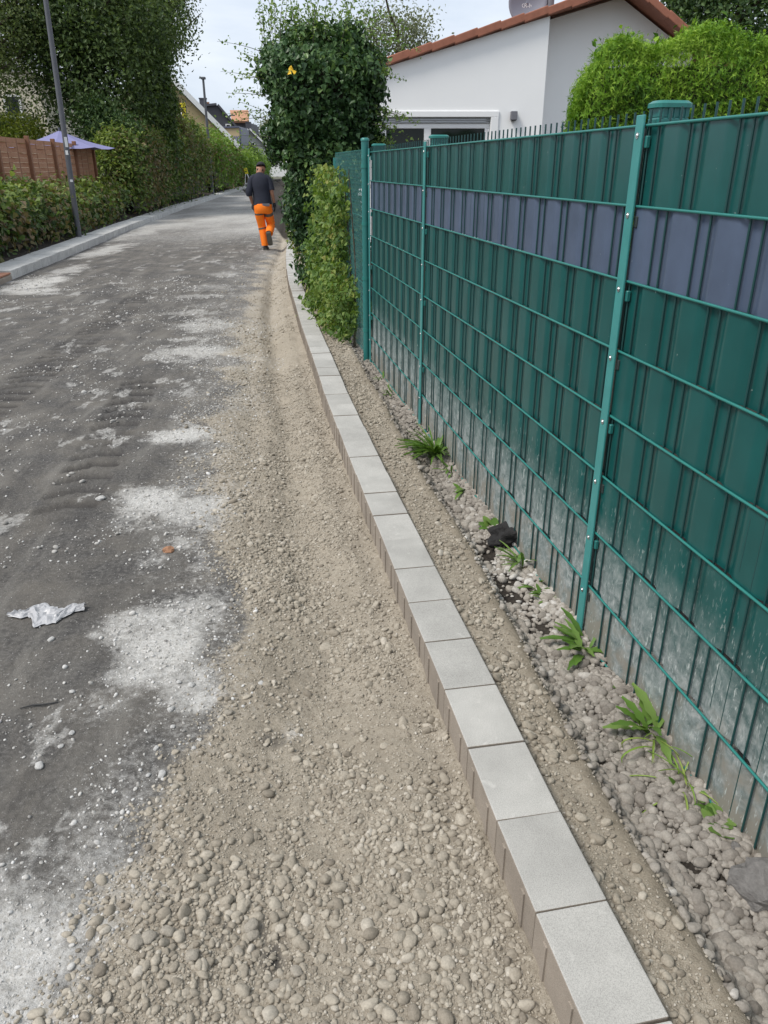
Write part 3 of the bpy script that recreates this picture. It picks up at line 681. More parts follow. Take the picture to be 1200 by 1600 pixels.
def hedge(name, label, path, n, leaf, mats, seed, width=.8, lump=.3, cat='hedge', shape='kite', core=True, group=None, stems=6, dens_top=0., brown=None, upb=.3):
    """path: list of (x, y, z0, height); leaves over the outside of a lumpy bank running along it"""
    rs = np.random.default_rng(seed); P_ = np.array(path, float); t = empty(name, tuple(P_[0][:2])+(P_[0][2],)); tag(t, label, cat, group)
    seg = np.linalg.norm(np.diff(P_[:, :2], axis=0), axis=1); cum = np.concatenate([[0], np.cumsum(seg)]); Lt = cum[-1]
    def cross(s_, a_):                      # s along, a_ 0..1 from foot (road side) over the top to the back
        x = np.interp(s_, cum, P_[:, 0]); y = np.interp(s_, cum, P_[:, 1]); z0 = np.interp(s_, cum, P_[:, 2]); h = np.interp(s_, cum, P_[:, 3])
        tx = np.gradient(np.interp(np.linspace(0, Lt, 50), cum, P_[:, 0])).mean(); ty = np.gradient(np.interp(np.linspace(0, Lt, 50), cum, P_[:, 1])).mean(); nn = math.hypot(tx, ty); tx, ty = tx/nn, ty/nn
        an = a_*PI; e = .55
        lat = np.sign(np.cos(an))*np.abs(np.cos(an))**e*width/2; up = np.abs(np.sin(an))**e*h
        k = (1-lump*.5)+lump*fbm(s_*1.0, a_*3.0, 1.3, 4, seed)*1.25
        return np.stack([x+ty*lat*k, y-tx*lat*k, z0+up*k], 1), np.stack([ty*np.cos(an), -tx*np.cos(an), np.sin(an)*.8], 1)
    if core:
        ns, na = max(8, int(Lt/.25)), 12; S_, A_2 = np.meshgrid(np.linspace(0.02*Lt, Lt*.98, ns), np.linspace(0, 1, na)); c_, d_ = cross(S_.ravel(), A_2.ravel())
        ctr = np.stack([np.interp(S_.ravel(), cum, P_[:, k]) for k in (0, 1)]+[np.interp(S_.ravel(), cum, P_[:, 2])+.3*np.interp(S_.ravel(), cum, P_[:, 3])], 1)
        c_ = ctr+(c_-ctr)*.74-np.array([P_[0][0], P_[0][1], P_[0][2]]); i0 = np.arange((na-1)*ns).reshape(na-1, ns)[:, :-1].ravel()
        link('hedge_dark_core', npmesh('hedge_dark_core', c_, np.stack([i0, i0+1, i0+ns+1, i0+ns], 1)), M['twig_and_core'], t)  # solid dark core fills the hedge, standing in for twigs and inner shade
    k = n//10; s_ = rs.uniform(0, Lt, k); a_ = rs.beta(1.2, 1.6, k)*.92+.0; c_, d_ = cross(s_, a_)
    per = 10; q = np.repeat(c_, per, 0)+rs.normal(0, leaf*1.5, (k*per, 3)); q[:, 2] = np.maximum(q[:, 2], np.repeat(np.interp(s_, cum, P_[:, 2]), per)-.02)
    clt = fbm(s_*1.7, a_*6, 1, 4, seed+5); tint = np.repeat(.1+.85*clt+.34*sst(.2, .35, a_)*sst(.8, .6, a_), per)+rs.normal(0, .16, k*per)-.1
    dd = np.repeat(d_, per, 0); q -= np.array([P_[0][0], P_[0][1], P_[0][2]])
    if brown is None: leafcloud('foliage', q, leaf*rs.uniform(.65, 1.35, k*per), tint, M[mats[0]], t, shape, dd, upb, droop=.4, seed=seed)
    else:
        bm_ = np.repeat(brown(s_/Lt, a_, rs), per)
        leafcloud('foliage', q[~bm_], (leaf*rs.uniform(.65, 1.35, k*per))[~bm_], tint[~bm_], M[mats[0]], t, shape, dd[~bm_], upb, droop=.4, seed=seed)
        leafcloud('dry_foliage', q[bm_], (leaf*rs.uniform(.65, 1.35, k*per))[bm_], tint[bm_], M[mats[1]], t, shape, dd[bm_], upb, droop=.8, seed=seed+1)
    return t
def shoots(parent, org, n, roots, length, up, mat, leaf, seed, stemr=.006, nleaf=14, bend=.4):
    """thin stems with leaves; roots in world, parent placed at org; each stem and its leaves one part"""
    rs = np.random.default_rng(seed); org = np.array(org)
    for i in range(n):
        r_ = np.array(roots[i % len(roots)])+rs.normal(0, .06, 3); d_ = np.array(up(rs, r_)); d_ = d_/np.linalg.norm(d_); l_ = length*rs.uniform(.55, 1.2)
        side = rs.normal(0, 1, 3)*bend; pts = [r_+d_*l_*t_+side*l_*.35*t_*t_+np.array([0, 0, -.12*l_*t_*t_]) for t_ in (0, .25, .5, .75, 1)]
        m_ = MB(); m_.tube([Vector(p-org) for p in pts], [stemr, stemr*.8, stemr*.6, stemr*.45, stemr*.3], 4, caps=False); st_ = m_.build('shoot', M['twig_and_core'], parent)
        tt = np.linspace(.15, 1, nleaf); q = np.stack([np.interp(tt, (0, .25, .5, .75, 1), [p[k] for p in pts]) for k in range(3)], 1)+rs.normal(0, leaf*.6, (nleaf, 3))-org
        leafcloud('leaves', q, leaf*rs.uniform(.7, 1.2, nleaf), rs.uniform(.1, 1, nleaf), M[mat], st_, 'kite', None, .4, seed=seed+i)

# ------------------------------------------------------------------ right side: ivy-clad tree, vine on the chain-link fence, clipped thuja hedge
bx, by = -.82, 10.3
ivy = empty('ivy_clad_tree', (bx, by, 0)); tag(ivy, 'dark ivy covered tree with a broad bushy crown beside the new kerb', 'tree')
trunk(ivy, (.25, .2, -.2), (.05, .1, 2.6), .13, .06, 6, 3, 'bark', .6)
rs = np.random.default_rng(31)
def ivy_blob(n, c, r, s, shell=.72):
    p, d = ellip(n, (0, 0, 0), (1, 1, 1), rs, shell, .2, s); k = np.linalg.norm(p, axis=1)[:, None]; d2 = np.sign(d)*np.abs(d)**.72
    return np.array(c)+d2*k*np.array(r)*.9, d
parts = [ivy_blob(5000, (.08, .1, 2.25), (.72, .6, .64), 4), ivy_blob(1100, (.16, .1, 2.72), (.5, .45, .24), 5), ivy_blob(2600, (.12, 0, 1.2), (.46, .42, .7), 6), ivy_blob(1800, (.2, -.1, .45), (.4, .5, .52), 7), ivy_blob(450, (-.2, .15, 1.05), (.22, .4, .42), 9)]
P_ = np.concatenate([p[0] for p in parts]); D_ = np.concatenate([p[1] for p in parts]); P_[:, 2] = np.abs(P_[:, 2])+.02
P_ = np.repeat(P_, 5, 0)+rs.normal(0, .05, (len(P_)*5, 3)); D_ = np.repeat(D_, 5, 0); P_[:, 2] = np.abs(P_[:, 2])
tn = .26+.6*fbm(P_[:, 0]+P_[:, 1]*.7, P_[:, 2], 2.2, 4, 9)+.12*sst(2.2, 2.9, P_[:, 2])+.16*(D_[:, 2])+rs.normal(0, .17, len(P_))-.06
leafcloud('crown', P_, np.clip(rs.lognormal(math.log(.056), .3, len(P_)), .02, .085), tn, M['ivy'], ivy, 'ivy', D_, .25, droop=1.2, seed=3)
for i, (c_, r_) in enumerate((((.08, .1, 2.25), (.52, .42, .48)), ((.1, 0, 1.2), (.3, .28, .6)), ((.2, -.1, .42), (.26, .34, .36)))):
    bm = bmesh.new(); bmesh.ops.create_icosphere(bm, subdivisions=3, radius=1)
    for v in bm.verts: v.co = Vector((v.co.x*r_[0], v.co.y*r_[1], v.co.z*r_[2]))*(1+.15*math.sin(v.co.x*7+i)*math.sin(v.co.z*6)) + Vector(c_)
    me = bpy.data.meshes.new('dark_core'); bm.to_mesh(me); bm.free(); link('dark_core', me, M['twig_and_core'], ivy)  # solid dark lumps block the view through and stand in for the shaded inside
n2 = 900; q, d_ = ellip(n2, (-.27, .05, .9), (.14, .35, .5), rs, .5, .2, 8); leafcloud('lit_leaves', q, .05*rs.uniform(.6, 1.2, n2), rs.random(n2), M['ivy_light'], ivy, 'kite', d_, .2, seed=8)  # paler leaves put the lit look of the ivy's left side into colour
topr = [(bx+rs.uniform(-.6, .72), by+rs.uniform(-.3, .3), 2.78+rs.uniform(-.1, .1)) for _ in range(34)]
shoots(ivy, (bx, by, 0), 64, topr, .58, lambda r_, p: (r_.normal(0, .22), r_.normal(0, .2), 1), 'shoot', .045, 41, stemr=.004, nleaf=26, bend=.25)
lr = [(bx-.55, by-.2, z) for z in (2.0, 2.2, 2.4, 2.55, 2.7, 1.8)]
shoots(ivy, (bx, by, 0), 14, lr, .42, lambda r_, p: (-1, r_.normal(0, .2), r_.uniform(-.05, .5)), 'shoot', .042, 42, stemr=.004, nleaf=24, bend=.2)
rr_ = [(bx+.7, by-.2, z) for z in (1.75, 1.95, 2.2, 2.5, 2.8, 3.0)]
shoots(ivy, (bx, by, 0), 22, rr_, .38, lambda r_, p: (1, r_.normal(0, .25), r_.uniform(-.3, .45)), 'shoot', .045, 43, stemr=.004, nleaf=24, bend=.25)
yl = leafcloud('yellow_leaf', np.array([[-.20, -.6, 2.50], [-.17, -.61, 2.47], [-.22, -.61, 2.46]]), np.array([.065, .055, .05]), np.array([.5, .6, .5]), simple('leaf_yellow', (.8, .5, .02), .6), ivy, 'ivy', np.array([[0, -3, .3]]*3), .2, seed=5)
# cut stump of grey trunk beside the ivy
# vine on the chain-link fence
fv = lambda s_: P1+FU*(4.34+s_)
vine = empty('ivy_vine', tuple(fv(.5))+(0,)); tag(vine, 'light green ivy vine hanging on the chain link fence beside the ivy tree', 'vine')
vo = np.array(tuple(fv(.5))+(0,)); n2 = 9500; s_ = .25+rs.beta(1.3, 1.1, n2)*2.5; z = rs.random(n2)**.9*np.where((s_ > .75) & (s_ < 2.3), 1.2+.5*vn(s_*5, s_*0, 4), .55+.25*vn(s_*5, s_*0, 4))
off = .04+.3*rs.random(n2)**1.5*(.15+1.3*fbm(s_, z, 3.5, 3, 6))+.10*np.exp(-(z/.3)**2)*rs.random(n2); keep = rs.random(n2) < np.clip(.25+s_*.8-.25*(z > .9), .05, 1)*sst(.3, .5, fbm(s_, z, 3.1, 3, 29))
q = np.stack([fv(0)[0]+FU[0]*s_+FN[0]*off, fv(0)[1]+FU[1]*s_+FN[1]*off, z], 1)[keep]-vo
tn = .1+.9*fbm(s_, z, 4.2, 3, 19)[keep]+rs.normal(0, .18, keep.sum())-.1
leafcloud('leaves', q, .05*rs.uniform(.5, 1.4, len(q)), tn, M['ivy_light'], vine, 'ivy', np.repeat(np.array([[FN[0], FN[1], .3]]), len(q), 0), .3, droop=1., seed=12)
for i in range(9):
    m_ = MB(); x_ = .5+.3*i; p0 = fv(x_)+FN*.06; m_.tube([Vector((p0[0], p0[1], 0))-Vector(vo), Vector((p0[0]+.02, p0[1]+.05, .7))-Vector(vo), Vector((p0[0]-.03, p0[1]+.1, 1.5))-Vector(vo)], [.012, .008, .004], 5); m_.build('stem', M['twig_and_core'], vine)
gcover = []
for px, py, h_, n_, lab in ((535, 480, .32, 900, 'low bright green creeper clump at the foot of the round corner post'), (520, 455, .28, 700, 'low green creeper clump on the ground below the hanging ivy vine'), (500, 440, .2, 420, 'small green creeper tuft between kerb and ivy tree'), (556, 500, .22, 380, 'narrow green creeper tuft hugging the round corner post')):
    p = gp(px, py, .02); t = empty('creeper', (p[0], p[1], 0)); tag(t, lab, 'plant', 'creepers below the vine')
    q, d_ = ellip(n_, (0, 0, h_*.35), (.24, .3, h_*.7), rs, .4, .25, px); q[:, 2] = np.abs(q[:, 2])+.01; q[:, 0] = np.clip(q[:, 0], -.14, .2)
    leafcloud('leaves', q, .048*rs.uniform(.6, 1.3, n_), .25+.5*rs.random(n_), M['weed'], t, 'ivy', d_, .6, seed=px)
    for j in range(5):
        m_ = MB(); a_ = j*1.3; m_.tube([(0, 0, -.02), (.06*math.cos(a_), .08*math.sin(a_), h_*.5), (.12*math.cos(a_), .16*math.sin(a_), h_*.8)], [.005, .004, .002], 4); m_.build('stem', M['twig_and_core'], t)
# thuja hedge behind the fence
th = empty('thuja_hedge', (1.5, 6.6, 0)); tag(th, 'bright green clipped conifer hedge standing behind the green fence', 'hedge')
rs = np.random.default_rng(77); n2 = 80000
face = rs.random(n2); x_ = rs.uniform(0, 3.6, n2); y_ = np.zeros(n2); z = np.zeros(n2); D_ = np.zeros((n2, 3))
top_h = 2.3+.03*np.sin(x_*3.1)+.10*np.exp(-((x_-1.2)/.5)**2)+.05*np.sin(x_*9)
f1 = face < .55; f2 = (face >= .55) & (face < .8); f3 = face >= .8
z[f1] = rs.uniform(.7, 1, f1.sum())**1*top_h[f1]; z[f1] = .9+(top_h[f1]-.9)*rs.random(f1.sum()); y_[f1] = 0; D_[f1] = (0, -1, .25)
z[f2] = top_h[f2]; y_[f2] = rs.uniform(0, .9, f2.sum()); D_[f2] = (0, -.2, 1)
x_[f3] = 0; y_[f3] = rs.uniform(0, .9, f3.sum()); z[f3] = .9+(2.28-.9)*rs.random(f3.sum()); D_[f3] = (-1, 0, .2)
bul = .1*(fbm(x_*1.0+y_, z, 2.6, 3, 5)-.5)*2; rnd = np.clip((z-2.1)/.2, 0, 1)*.08
P_ = np.stack([x_+D_[:, 0]*bul*-1*-1+rnd*f3+.12*np.maximum(0, 1-x_/.25)*0, y_+D_[:, 1]*bul+rnd*f1, z+.4*bul*f2], 1)+rs.normal(0, .03, (n2, 3))
P_[:, 0] += .16*np.clip((z-1.6)/.7, 0, 1)**2*np.clip(1-x_/.5, 0, 1)
tn = -.22+.8*fbm(x_*1.3+y_, z*1.0, 3.4, 4, 15)+.6*fbm(x_*9+y_*7, z*2.2, 2.0, 3, 16)+.32*np.clip((z-1.6)/.5, 0, 1)+rs.normal(0, .17, n2)-.08  # tint streaks paint the dark, shaded gaps between the sprays
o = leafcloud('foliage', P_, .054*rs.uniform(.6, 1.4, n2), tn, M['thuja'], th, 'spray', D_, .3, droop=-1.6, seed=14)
m_ = MB(); m_.box((1.86, .47, 1.1), (3.5, .76, 2.2)); m_.build('dark_core', M['twig_and_core'], th)  # added dark box behind the sprays, in place of the shaded hedge interior
for i in range(6): m_ = MB(); m_.tube([(.3+.6*i, .5, -.1), (.3+.6*i, .5, 1.6)], [.05, .03], 8); m_.build('stem', M['bark'], th)
sp_ = [(1.5+x_, 6.75+.3*rs.random(), 2.2) for x_ in (.25, .4, .5, .62, .75, .9, 1.05, 1.5, 1.8, 2.2)]
shoots(th, (1.5, 6.6, 0), 26, sp_, .25, lambda r_, p: (r_.normal(0, .18), r_.normal(0, .1), 1), 'thuja', .06, 47, stemr=.004, nleaf=9, bend=.15)
th.rotation_euler = (0, 0, R(-6))

# ------------------------------------------------------------------ white house on the right
M['render_white'] = simple('white_render', (.85, .85, .845), .9, var=.035, sc=1.6, bump=.15)
M['tile_red'] = simple('roof_tile', (.30, .115, .07), .75, var=.35, sc=9, bump=.2)
M['frame_white'] = simple('frame_white', (.8, .8, .8), .4, var=.03)
def glassmat(name, c=(.012, .018, .016), rough=.04):
    a = NT(name); return a.set(c, rough, 0, .22)
M['glass'] = glassmat('window_glass'); M['zinc'] = simple('shutter_zinc', (.33, .34, .35), .5, .3); M['grey_plastic'] = simple('grey_lamp', (.16, .16, .18), .5)
HY = 16.0
def hp(x, y, Y=HY): v = at(x, y, Y); return (v.x, v.z)
house = empty('white_house', (hp(860, 200)[0], HY, 0)); tag(house, 'white rendered house with red verge tiles and shuttered window behind the fence', 'house'); ho = Vector((hp(860, 200)[0], HY, 0))
def loc(p): return (p[0]-ho.x, p[1])
EV = hp(596, 102); C0 = hp(860, 22); RG = hp(985, -19); RE = hp(1112, 84)
slope = (RG[1]-EV[1])/(RG[0]-EV[0])
def roofz(x): return EV[1]+slope*(x-EV[0]) if x < RG[0] else RG[1]+(RE[1]-RG[1])/(RE[0]-RG[0])*(x-RG[0])
xl, xc = hp(608, 100)[0], C0[0]
wx0, wx1 = hp(596, 200)[0], hp(766, 200)[0]; wz1 = hp(700, 183)[1]; wz0 = .9
m_ = MB()                               # near wall of the wing, opening left for the window
def quad(pl): m_.prism([loc(p) for p in pl], 0, .3)
quad([(wx1, -.2), (xc, -.2), (xc, roofz(xc)-.05), (wx1, roofz(wx1)-.05)]); quad([(wx0, wz1), (wx1, wz1), (wx1, roofz(wx1)-.05), (wx0, roofz(wx0)-.05)]); quad([(wx0, -.2), (wx1, -.2), (wx1, wz0), (wx0, wz0)]); quad([(wx0-.9, -.2), (wx0, -.2), (wx0, roofz(wx0)-.05), (wx0-.9, roofz(wx0)-.35)])
m_.box((loc((xc, 0))[0]-.15, 3.3, roofz(xc)/2-.2), (.3, 6, roofz(xc)-.4)); m_.build('wall', M['render_white'], house)
m_ = MB(); xr = hp(1100, 80)[0]; rr = RE[0]-.15
m_.prism([loc((xc+.001, -.2)), loc((rr, -.2)), loc((rr, roofz(rr)-.05)), loc((RG[0], RG[1]-.05)), loc((xc+.001, roofz(xc)-.05))], .55, .85); m_.box((loc((rr, 0))[0]-.15, 4.2, 1.2), (.3, 6.6, 2.6))
w2 = m_.build('wall', M['render_white'], house)
m_ = MB(); th_ = .1
for a_, b_ in (((EV[0]-1.1, roofz(EV[0]-1.1)), RG), (RG, (RE[0]+.5, roofz(RE[0]+.5)))):
    a2, b2 = loc(a_), loc(b_); m_.prism([a2, b2, (b2[0], b2[1]+th_), (a2[0], a2[1]+th_)], -.02, 7.5)
roof = m_.build('roof', M['tile_red'], house)
vt = MB(); ang = math.atan(slope); Lt_ = .42
nt_ = int(math.hypot(RG[0]-EV[0]+1.1, (RG[0]-EV[0]+1.1)*slope)/Lt_)+1
for i in range(nt_):
    s_ = -1.12+i*Lt_*math.cos(ang); m_ = MB(); x_ = EV[0]+s_; p = loc((x_+.2*math.cos(ang), roofz(x_)+.2*slope*math.cos(ang)+.035))
    m_.box((p[0], -.06, p[1]), (Lt_+.03, .14, .13), Matrix.Rotation(-ang-.055, 3, 'Y')); m_.build('verge_tile', M['tile_red'], roof, .015, 2)
ang2 = math.atan((RE[1]-RG[1])/(RE[0]-RG[0]))
for i in range(9):
    x_ = RG[0]+i*.42*math.cos(ang2); m_ = MB(); p = loc((x_+.2*math.cos(ang2), roofz(x_)+.2*math.sin(ang2)+.035))
    m_.box((p[0], .0, p[1]), (.45, .2, .12), Matrix.Rotation(-ang2+.05, 3, 'Y')); m_.build('verge_tile', M['tile_red'], roof, .015, 2)
win = MB(); fx0, fx1 = wx0, wx1
def fr(x0, x1, z0, z1, y0=.12, d_=.07): win.box((loc(((x0+x1)/2, 0))[0], y0, (z0+z1)/2), (x1-x0, d_, z1-z0))
zs_ = hp(700, 192)[1]; xm0, xm1 = hp(663, 200)[0], hp(674, 200)[0]
fr(fx0, fx1, zs_-.09, zs_); fr(fx0, fx1, wz0, wz0+.09); fr(fx1-.09, fx1, wz0+.09, zs_-.09); fr(xm0, xm1, wz0+.09, zs_-.09); fr(fx0, fx0+.09, wz0+.09, zs_-.09)
wn_ = win.build('window', M['frame_white'], house, .008)
for x0, x1 in ((fx0+.09, xm0), (xm1, fx1-.09)):
    m_ = MB(); m_.box((loc(((x0+x1)/2, 0))[0], .125, (wz0+zs_)/2), (x1-x0, .01, zs_-wz0-.18)); m_.build('pane', M['glass'], wn_)
for k in range(4):
    m_ = MB(); m_.box((loc(((fx0+fx1)/2, 0))[0], .07, zs_+.012+k*.033), (fx1-fx0-.01, .03, .03)); m_.build('shutter_slat', M['zinc'], wn_, .006)
m_ = MB(); m_.box((loc(((fx0+fx1)/2, 0))[0], -.012, wz1+.05), (fx1-fx0+.3, .03, .1)); m_.box((loc((fx1+.075, 0))[0], -.012, (wz0+wz1)/2), (.14, .03, wz1-wz0)); m_.build('window_surround', M['frame_white'], house, .006)
lp = hp(802, 181); lamp = empty('wall_lamp', (lp[0], HY-.06, lp[1])); tag(lamp, 'small grey box lamp fixed to the white house wall', 'lamp')
m_ = MB(); m_.box((0, 0, 0), (.12, .11, .15)); m_.build('housing', M['grey_plastic'], lamp, .01); m_ = MB(); m_.box((0, 0, -.082), (.09, .08, .01)); m_.build('lens', M['glass'], lamp)
# satellite dish on the roof
dp = at(824, 4, 17.0); dish = empty('satellite_dish', tuple(dp)); tag(dish, 'grey satellite dish with white lettering above the red roof verge', 'satellite dish')
m_ = MB(); vs_ = []; rad_ = .36; nr, na = 6, 28
for i in range(nr+1):
    rr2 = rad_*i/nr
    for k in range(na): vs_.append((rr2*math.cos(2*PI*k/na), .12*(i/nr)**2*-1+.06, rr2*1.08*math.sin(2*PI*k/na)))
m_.add(vs_, [(i*na+k, i*na+(k+1) % na, i*na+na+(k+1) % na, i*na+na+k) for i in range(nr) for k in range(na)], 0, True)
M['dish'] = simple('dish_grey', (.23, .24, .29), .5, var=.05); dd_ = m_.build('reflector', M['dish'], dish); sol = dd_.modifiers.new('s', 'SOLIDIFY'); sol.thickness = .01
cu = bpy.data.curves.new('lettering', 'FONT'); cu.body = 'KR-hai'; cu.size = .1; cu.align_x = 'CENTER'; cu.align_y = 'CENTER'; cu.extrude = .002
to = bpy.data.objects.new('lettering_src', cu); COL.objects.link(to); dg = bpy.context.evaluated_depsgraph_get(); tme = bpy.data.meshes.new_from_object(to.evaluated_get(dg)); bpy.data.objects.remove(to)
tme.materials.clear(); tl = link('lettering', tme, M['frame_white'], dish); tl.rotation_euler = (PI/2, 0, 0); tl.location = (.02, .042, -.045)
m_ = MB(); m_.tube([(0, .08, 0), (0, .2, -.1), (0, .2, -.9)], .02, 8); m_.build('mast', M['zinc'], dish)
m_ = MB(); m_.tube([(0, .02, -.37), (0, -.3, -.36), (0, -.36, -.2)], .012, 6); m_.build('arm', M['zinc'], dish)
vp = at(860, 0, 17.0); m_ = MB(); m_.tube([(vp.x, 17, vp.z-.6), (vp.x, 17, vp.z+.35)], .075, 14); m_.tube([(vp.x, 17, vp.z+.35), (vp.x, 17, vp.z+.4), (vp.x, 17, vp.z+.48)], [.12, .12, .02], 14)
vpipe = m_.build('roof_vent', M['grey_plastic']); tag(vpipe, 'dark grey vent pipe rising from the roof beside the satellite dish', 'vent pipe')

# ------------------------------------------------------------------ trees behind the white house
def px_blob(px, py, Y, rpx, rpy, ry=None):
    c_ = at(px, py, Y); s_ = Y*1.0/F/math.cos(PITCH)*.95
    return (c_.x, c_.y, c_.z, rpx*s_, ry or rpx*s_, rpy*s_)
b1 = px_blob(1165, 20, 24, 95, 90); tree('broadleaf_tree', 'dark green broadleaf tree behind the right slope of the white house', (b1[0], b1[1], 0), [b1, px_blob(1090, 30, 24.5, 45, 60), px_blob(1210, 90, 23.5, 70, 60), px_blob(1120, -60, 24.5, 80, 60)], 'tree_back', 26000, .13, 51, .16)
b1 = px_blob(622, 62, 27, 46, 34); tree('grey_tree', 'pale grey green tree showing left of the white house roof', (b1[0], b1[1], 0), [b1, px_blob(585, 60, 27, 30, 30), px_blob(655, 70, 27.5, 26, 22)], 'willow', 4200, .1, 52, .12, clump=.28, limbs=9, per=14)
# ------------------------------------------------------------------ left side: garden bank, wooden fence, lamp posts
M['wood'] = simple('stained_wood', (.36, .18, .1), .75, var=.3, sc=18, bump=.4); M['wood_dark'] = simple('stained_wood_post', (.22, .105, .06), .8, var=.3, sc=18)
M['pole'] = simple('pole_grey', (.105, .11, .125), .55, .2, var=.15, sc=8); M['white_paint'] = simple('white_paint', (.75, .75, .75), .6)
f0, f1 = Vector((-8.05, 16.0, .2)), Vector((-9.05, 26.3, .25)); fdir = (f1-f0); fl_ = fdir.length; fdir.normalize()
wf = empty('wooden_fence', tuple(f0), math.atan2(fdir.y, fdir.x)); tag(wf, 'reddish brown woven wooden panel fence on the left behind the ivy bank', 'fence')
nP = 5; pw = fl_/nP; FHt = 1.92
for i in range(nP+1):
    m_ = MB(); m_.box((i*pw, -.03, FHt/2), (.1, .1, FHt+.12)); m_.build('post', M['wood_dark'], wf, .008)
SL = {}
for ph in (0, 1):
    m_ = MB(); n_ = 17; vs_ = []
    for k in range(n_):
        x_ = .05+(pw-.1)*k/(n_-1); y_ = .022*math.sin(PI*(k/(n_-1))*3+(PI if ph else 0))
        vs_ += [(x_, y_-.004, 0), (x_, y_-.004, .098), (x_, y_+.004, .098), (x_, y_+.004, 0)]
    m_.add(vs_, [(k*4+a_, k*4+(a_+1) % 4, k*4+4+(a_+1) % 4, k*4+4+a_) for k in range(n_-1) for a_ in range(4)]); SL[ph] = m_.mesh('slat'); SL[ph].materials.append(M['wood'])
for i in range(nP):
    for k in range(18):
        o = link('slat', SL[k % 2], None, wf); o.location = (i*pw, 0, .08+k*.102)
    for xx in (pw/3, 2*pw/3): m_ = MB(); m_.box((i*pw+xx, 0, FHt/2), (.03, .016, FHt-.05)); m_.build('batten', M['wood_dark'], wf)
def lamp_post(p, h, r, label, arm=None, sticker=False, lean=(0, 0), head=(.55, .22, .1)):
    t = empty('lamp_post', p); tag(t, label, 'lamp post', 'street lamp posts'); m_ = MB(); m_.tube([(0, 0, -.2), (lean[0]*.5, lean[1]*.5, h*.5), (lean[0], lean[1], h)], [r, r*.9, r*.72], 16); m_.build('pole', M['pole'], t)
    m_ = MB(); m_.tube([(0, 0, -.1), (0, 0, .02)], r*1.12, 16); m_.build('collar', M['pole'], t)
    m_ = MB(); m_.box((lean[0]+(arm or .3), lean[1], h+.04), head); m_.build('lamp_head', M['pole'], t, .03, 2)
    if sticker:
        for z, hh, a_ in ((1.98, .2, .2), (1.77, .09, -.1), (1.2, .05, .15)):
            m_ = MB(); f_ = z/h; m_.box((lean[0]*f_+r*.93*math.cos(-1.2+a_), r*.93*math.sin(-1.2+a_), z), (.055, .012, hh), Matrix.Rotation(-1.2+a_+PI/2, 3, 'Z')); m_.build('sticker', M['white_paint'], t)
    return t
lamp_post((-7.03, 18.75, .03), 5.6, .062, 'grey lamp post with white sticker remains standing on the left kerb', sticker=True, lean=(.08, 0))
lamp_post((float(lkx(48.5))-.42, 48.5, .03), 5.9, .085, 'thin grey lamp post by the tall hedge in the middle distance', arm=.001, head=(.26, .26, .12))
lamp_post((float(lkx(84))-2.2, 84, .03), 6.0, .09, 'farthest lamp post in front of the dark slate house')
# ivy bank in front of the wooden fence and the hedges along the far kerb
def lb(y, off): return float(lkx(y))-.5-off
hedge('ivy_bank', 'low ivy bank with dry stalks in front of the wooden fence', [(lb(y, .84), y, .05, h) for y, h in ((10.5, .8), (13, .95), (15, .95), (17, .82), (19, .75), (21, .7), (23.2, .7), (25, .7), (26.2, .8))], 26000, .11, ['hedge', 'hedge_brown'], 61, .95, .5, shape='ivy', brown=lambda s, a_, rs: (rs.random(len(s)) < .16+.5*sst(.3, .05, a_)*(fbm(s*30, a_*3, 1, 3, 8) > .5)))
hedge('overgrown_hedge', 'overgrown hedge with a light green top and a brown dry patch', [(lb(y, .6), y, .05, h) for y, h in ((27.0, 1.3), (27.6, 1.95), (28.8, 2.25), (30, 2.45), (33, 2.3), (34.5, 2.0))], 30000, .13, ['hedge', 'hedge_brown'], 62, 1.1, .45, brown=lambda s, a_, rs: rs.random(len(s)) < .1+.85*np.exp(-((s-.45)/.25)**2)*sst(.5, .25, a_)*(fbm(s*12, a_*4, 1, 3, 18) > .33))
hedge('tall_hedge', 'tall dark hedge overgrown with creepers behind the thin lamp post', [(lb(y, .8), y, .05, h) for y, h in ((34, 2.1), (36.5, 2.7), (41, 3.0), (45, 3.0), (48, 2.6))], 22000, .17, ['hedge', 'hedge_brown'], 63, 1.5, .4, brown=lambda s, a_, rs: rs.random(len(s)) < .42*(fbm(s*14, a_*5, 1, 3, 28) > .5)+.06)
hedge('clipped_hedge', 'bright green clipped hedge past the thin lamp post', [(lb(y, .6), y, .05, h) for y, h in ((50, 2.6), (54, 2.9), (60, 2.7), (66, 2.4))], 15000, .2, ['hedge_bright', 'hedge_brown'], 64, 1.6, .3, brown=lambda s, a_, rs: rs.random(len(s)) < .3*sst(.5, .2, a_))
hedge('far_hedge', 'farthest green hedge at the bend of the road', [(lb(y, .2), y, .05, h) for y, h in ((68, 2.0), (76, 2.2), (88, 2.2), (100, 2.0))], 9000, .28, ['hedge_bright', 'hedge_brown'], 65, 2.2, .3)
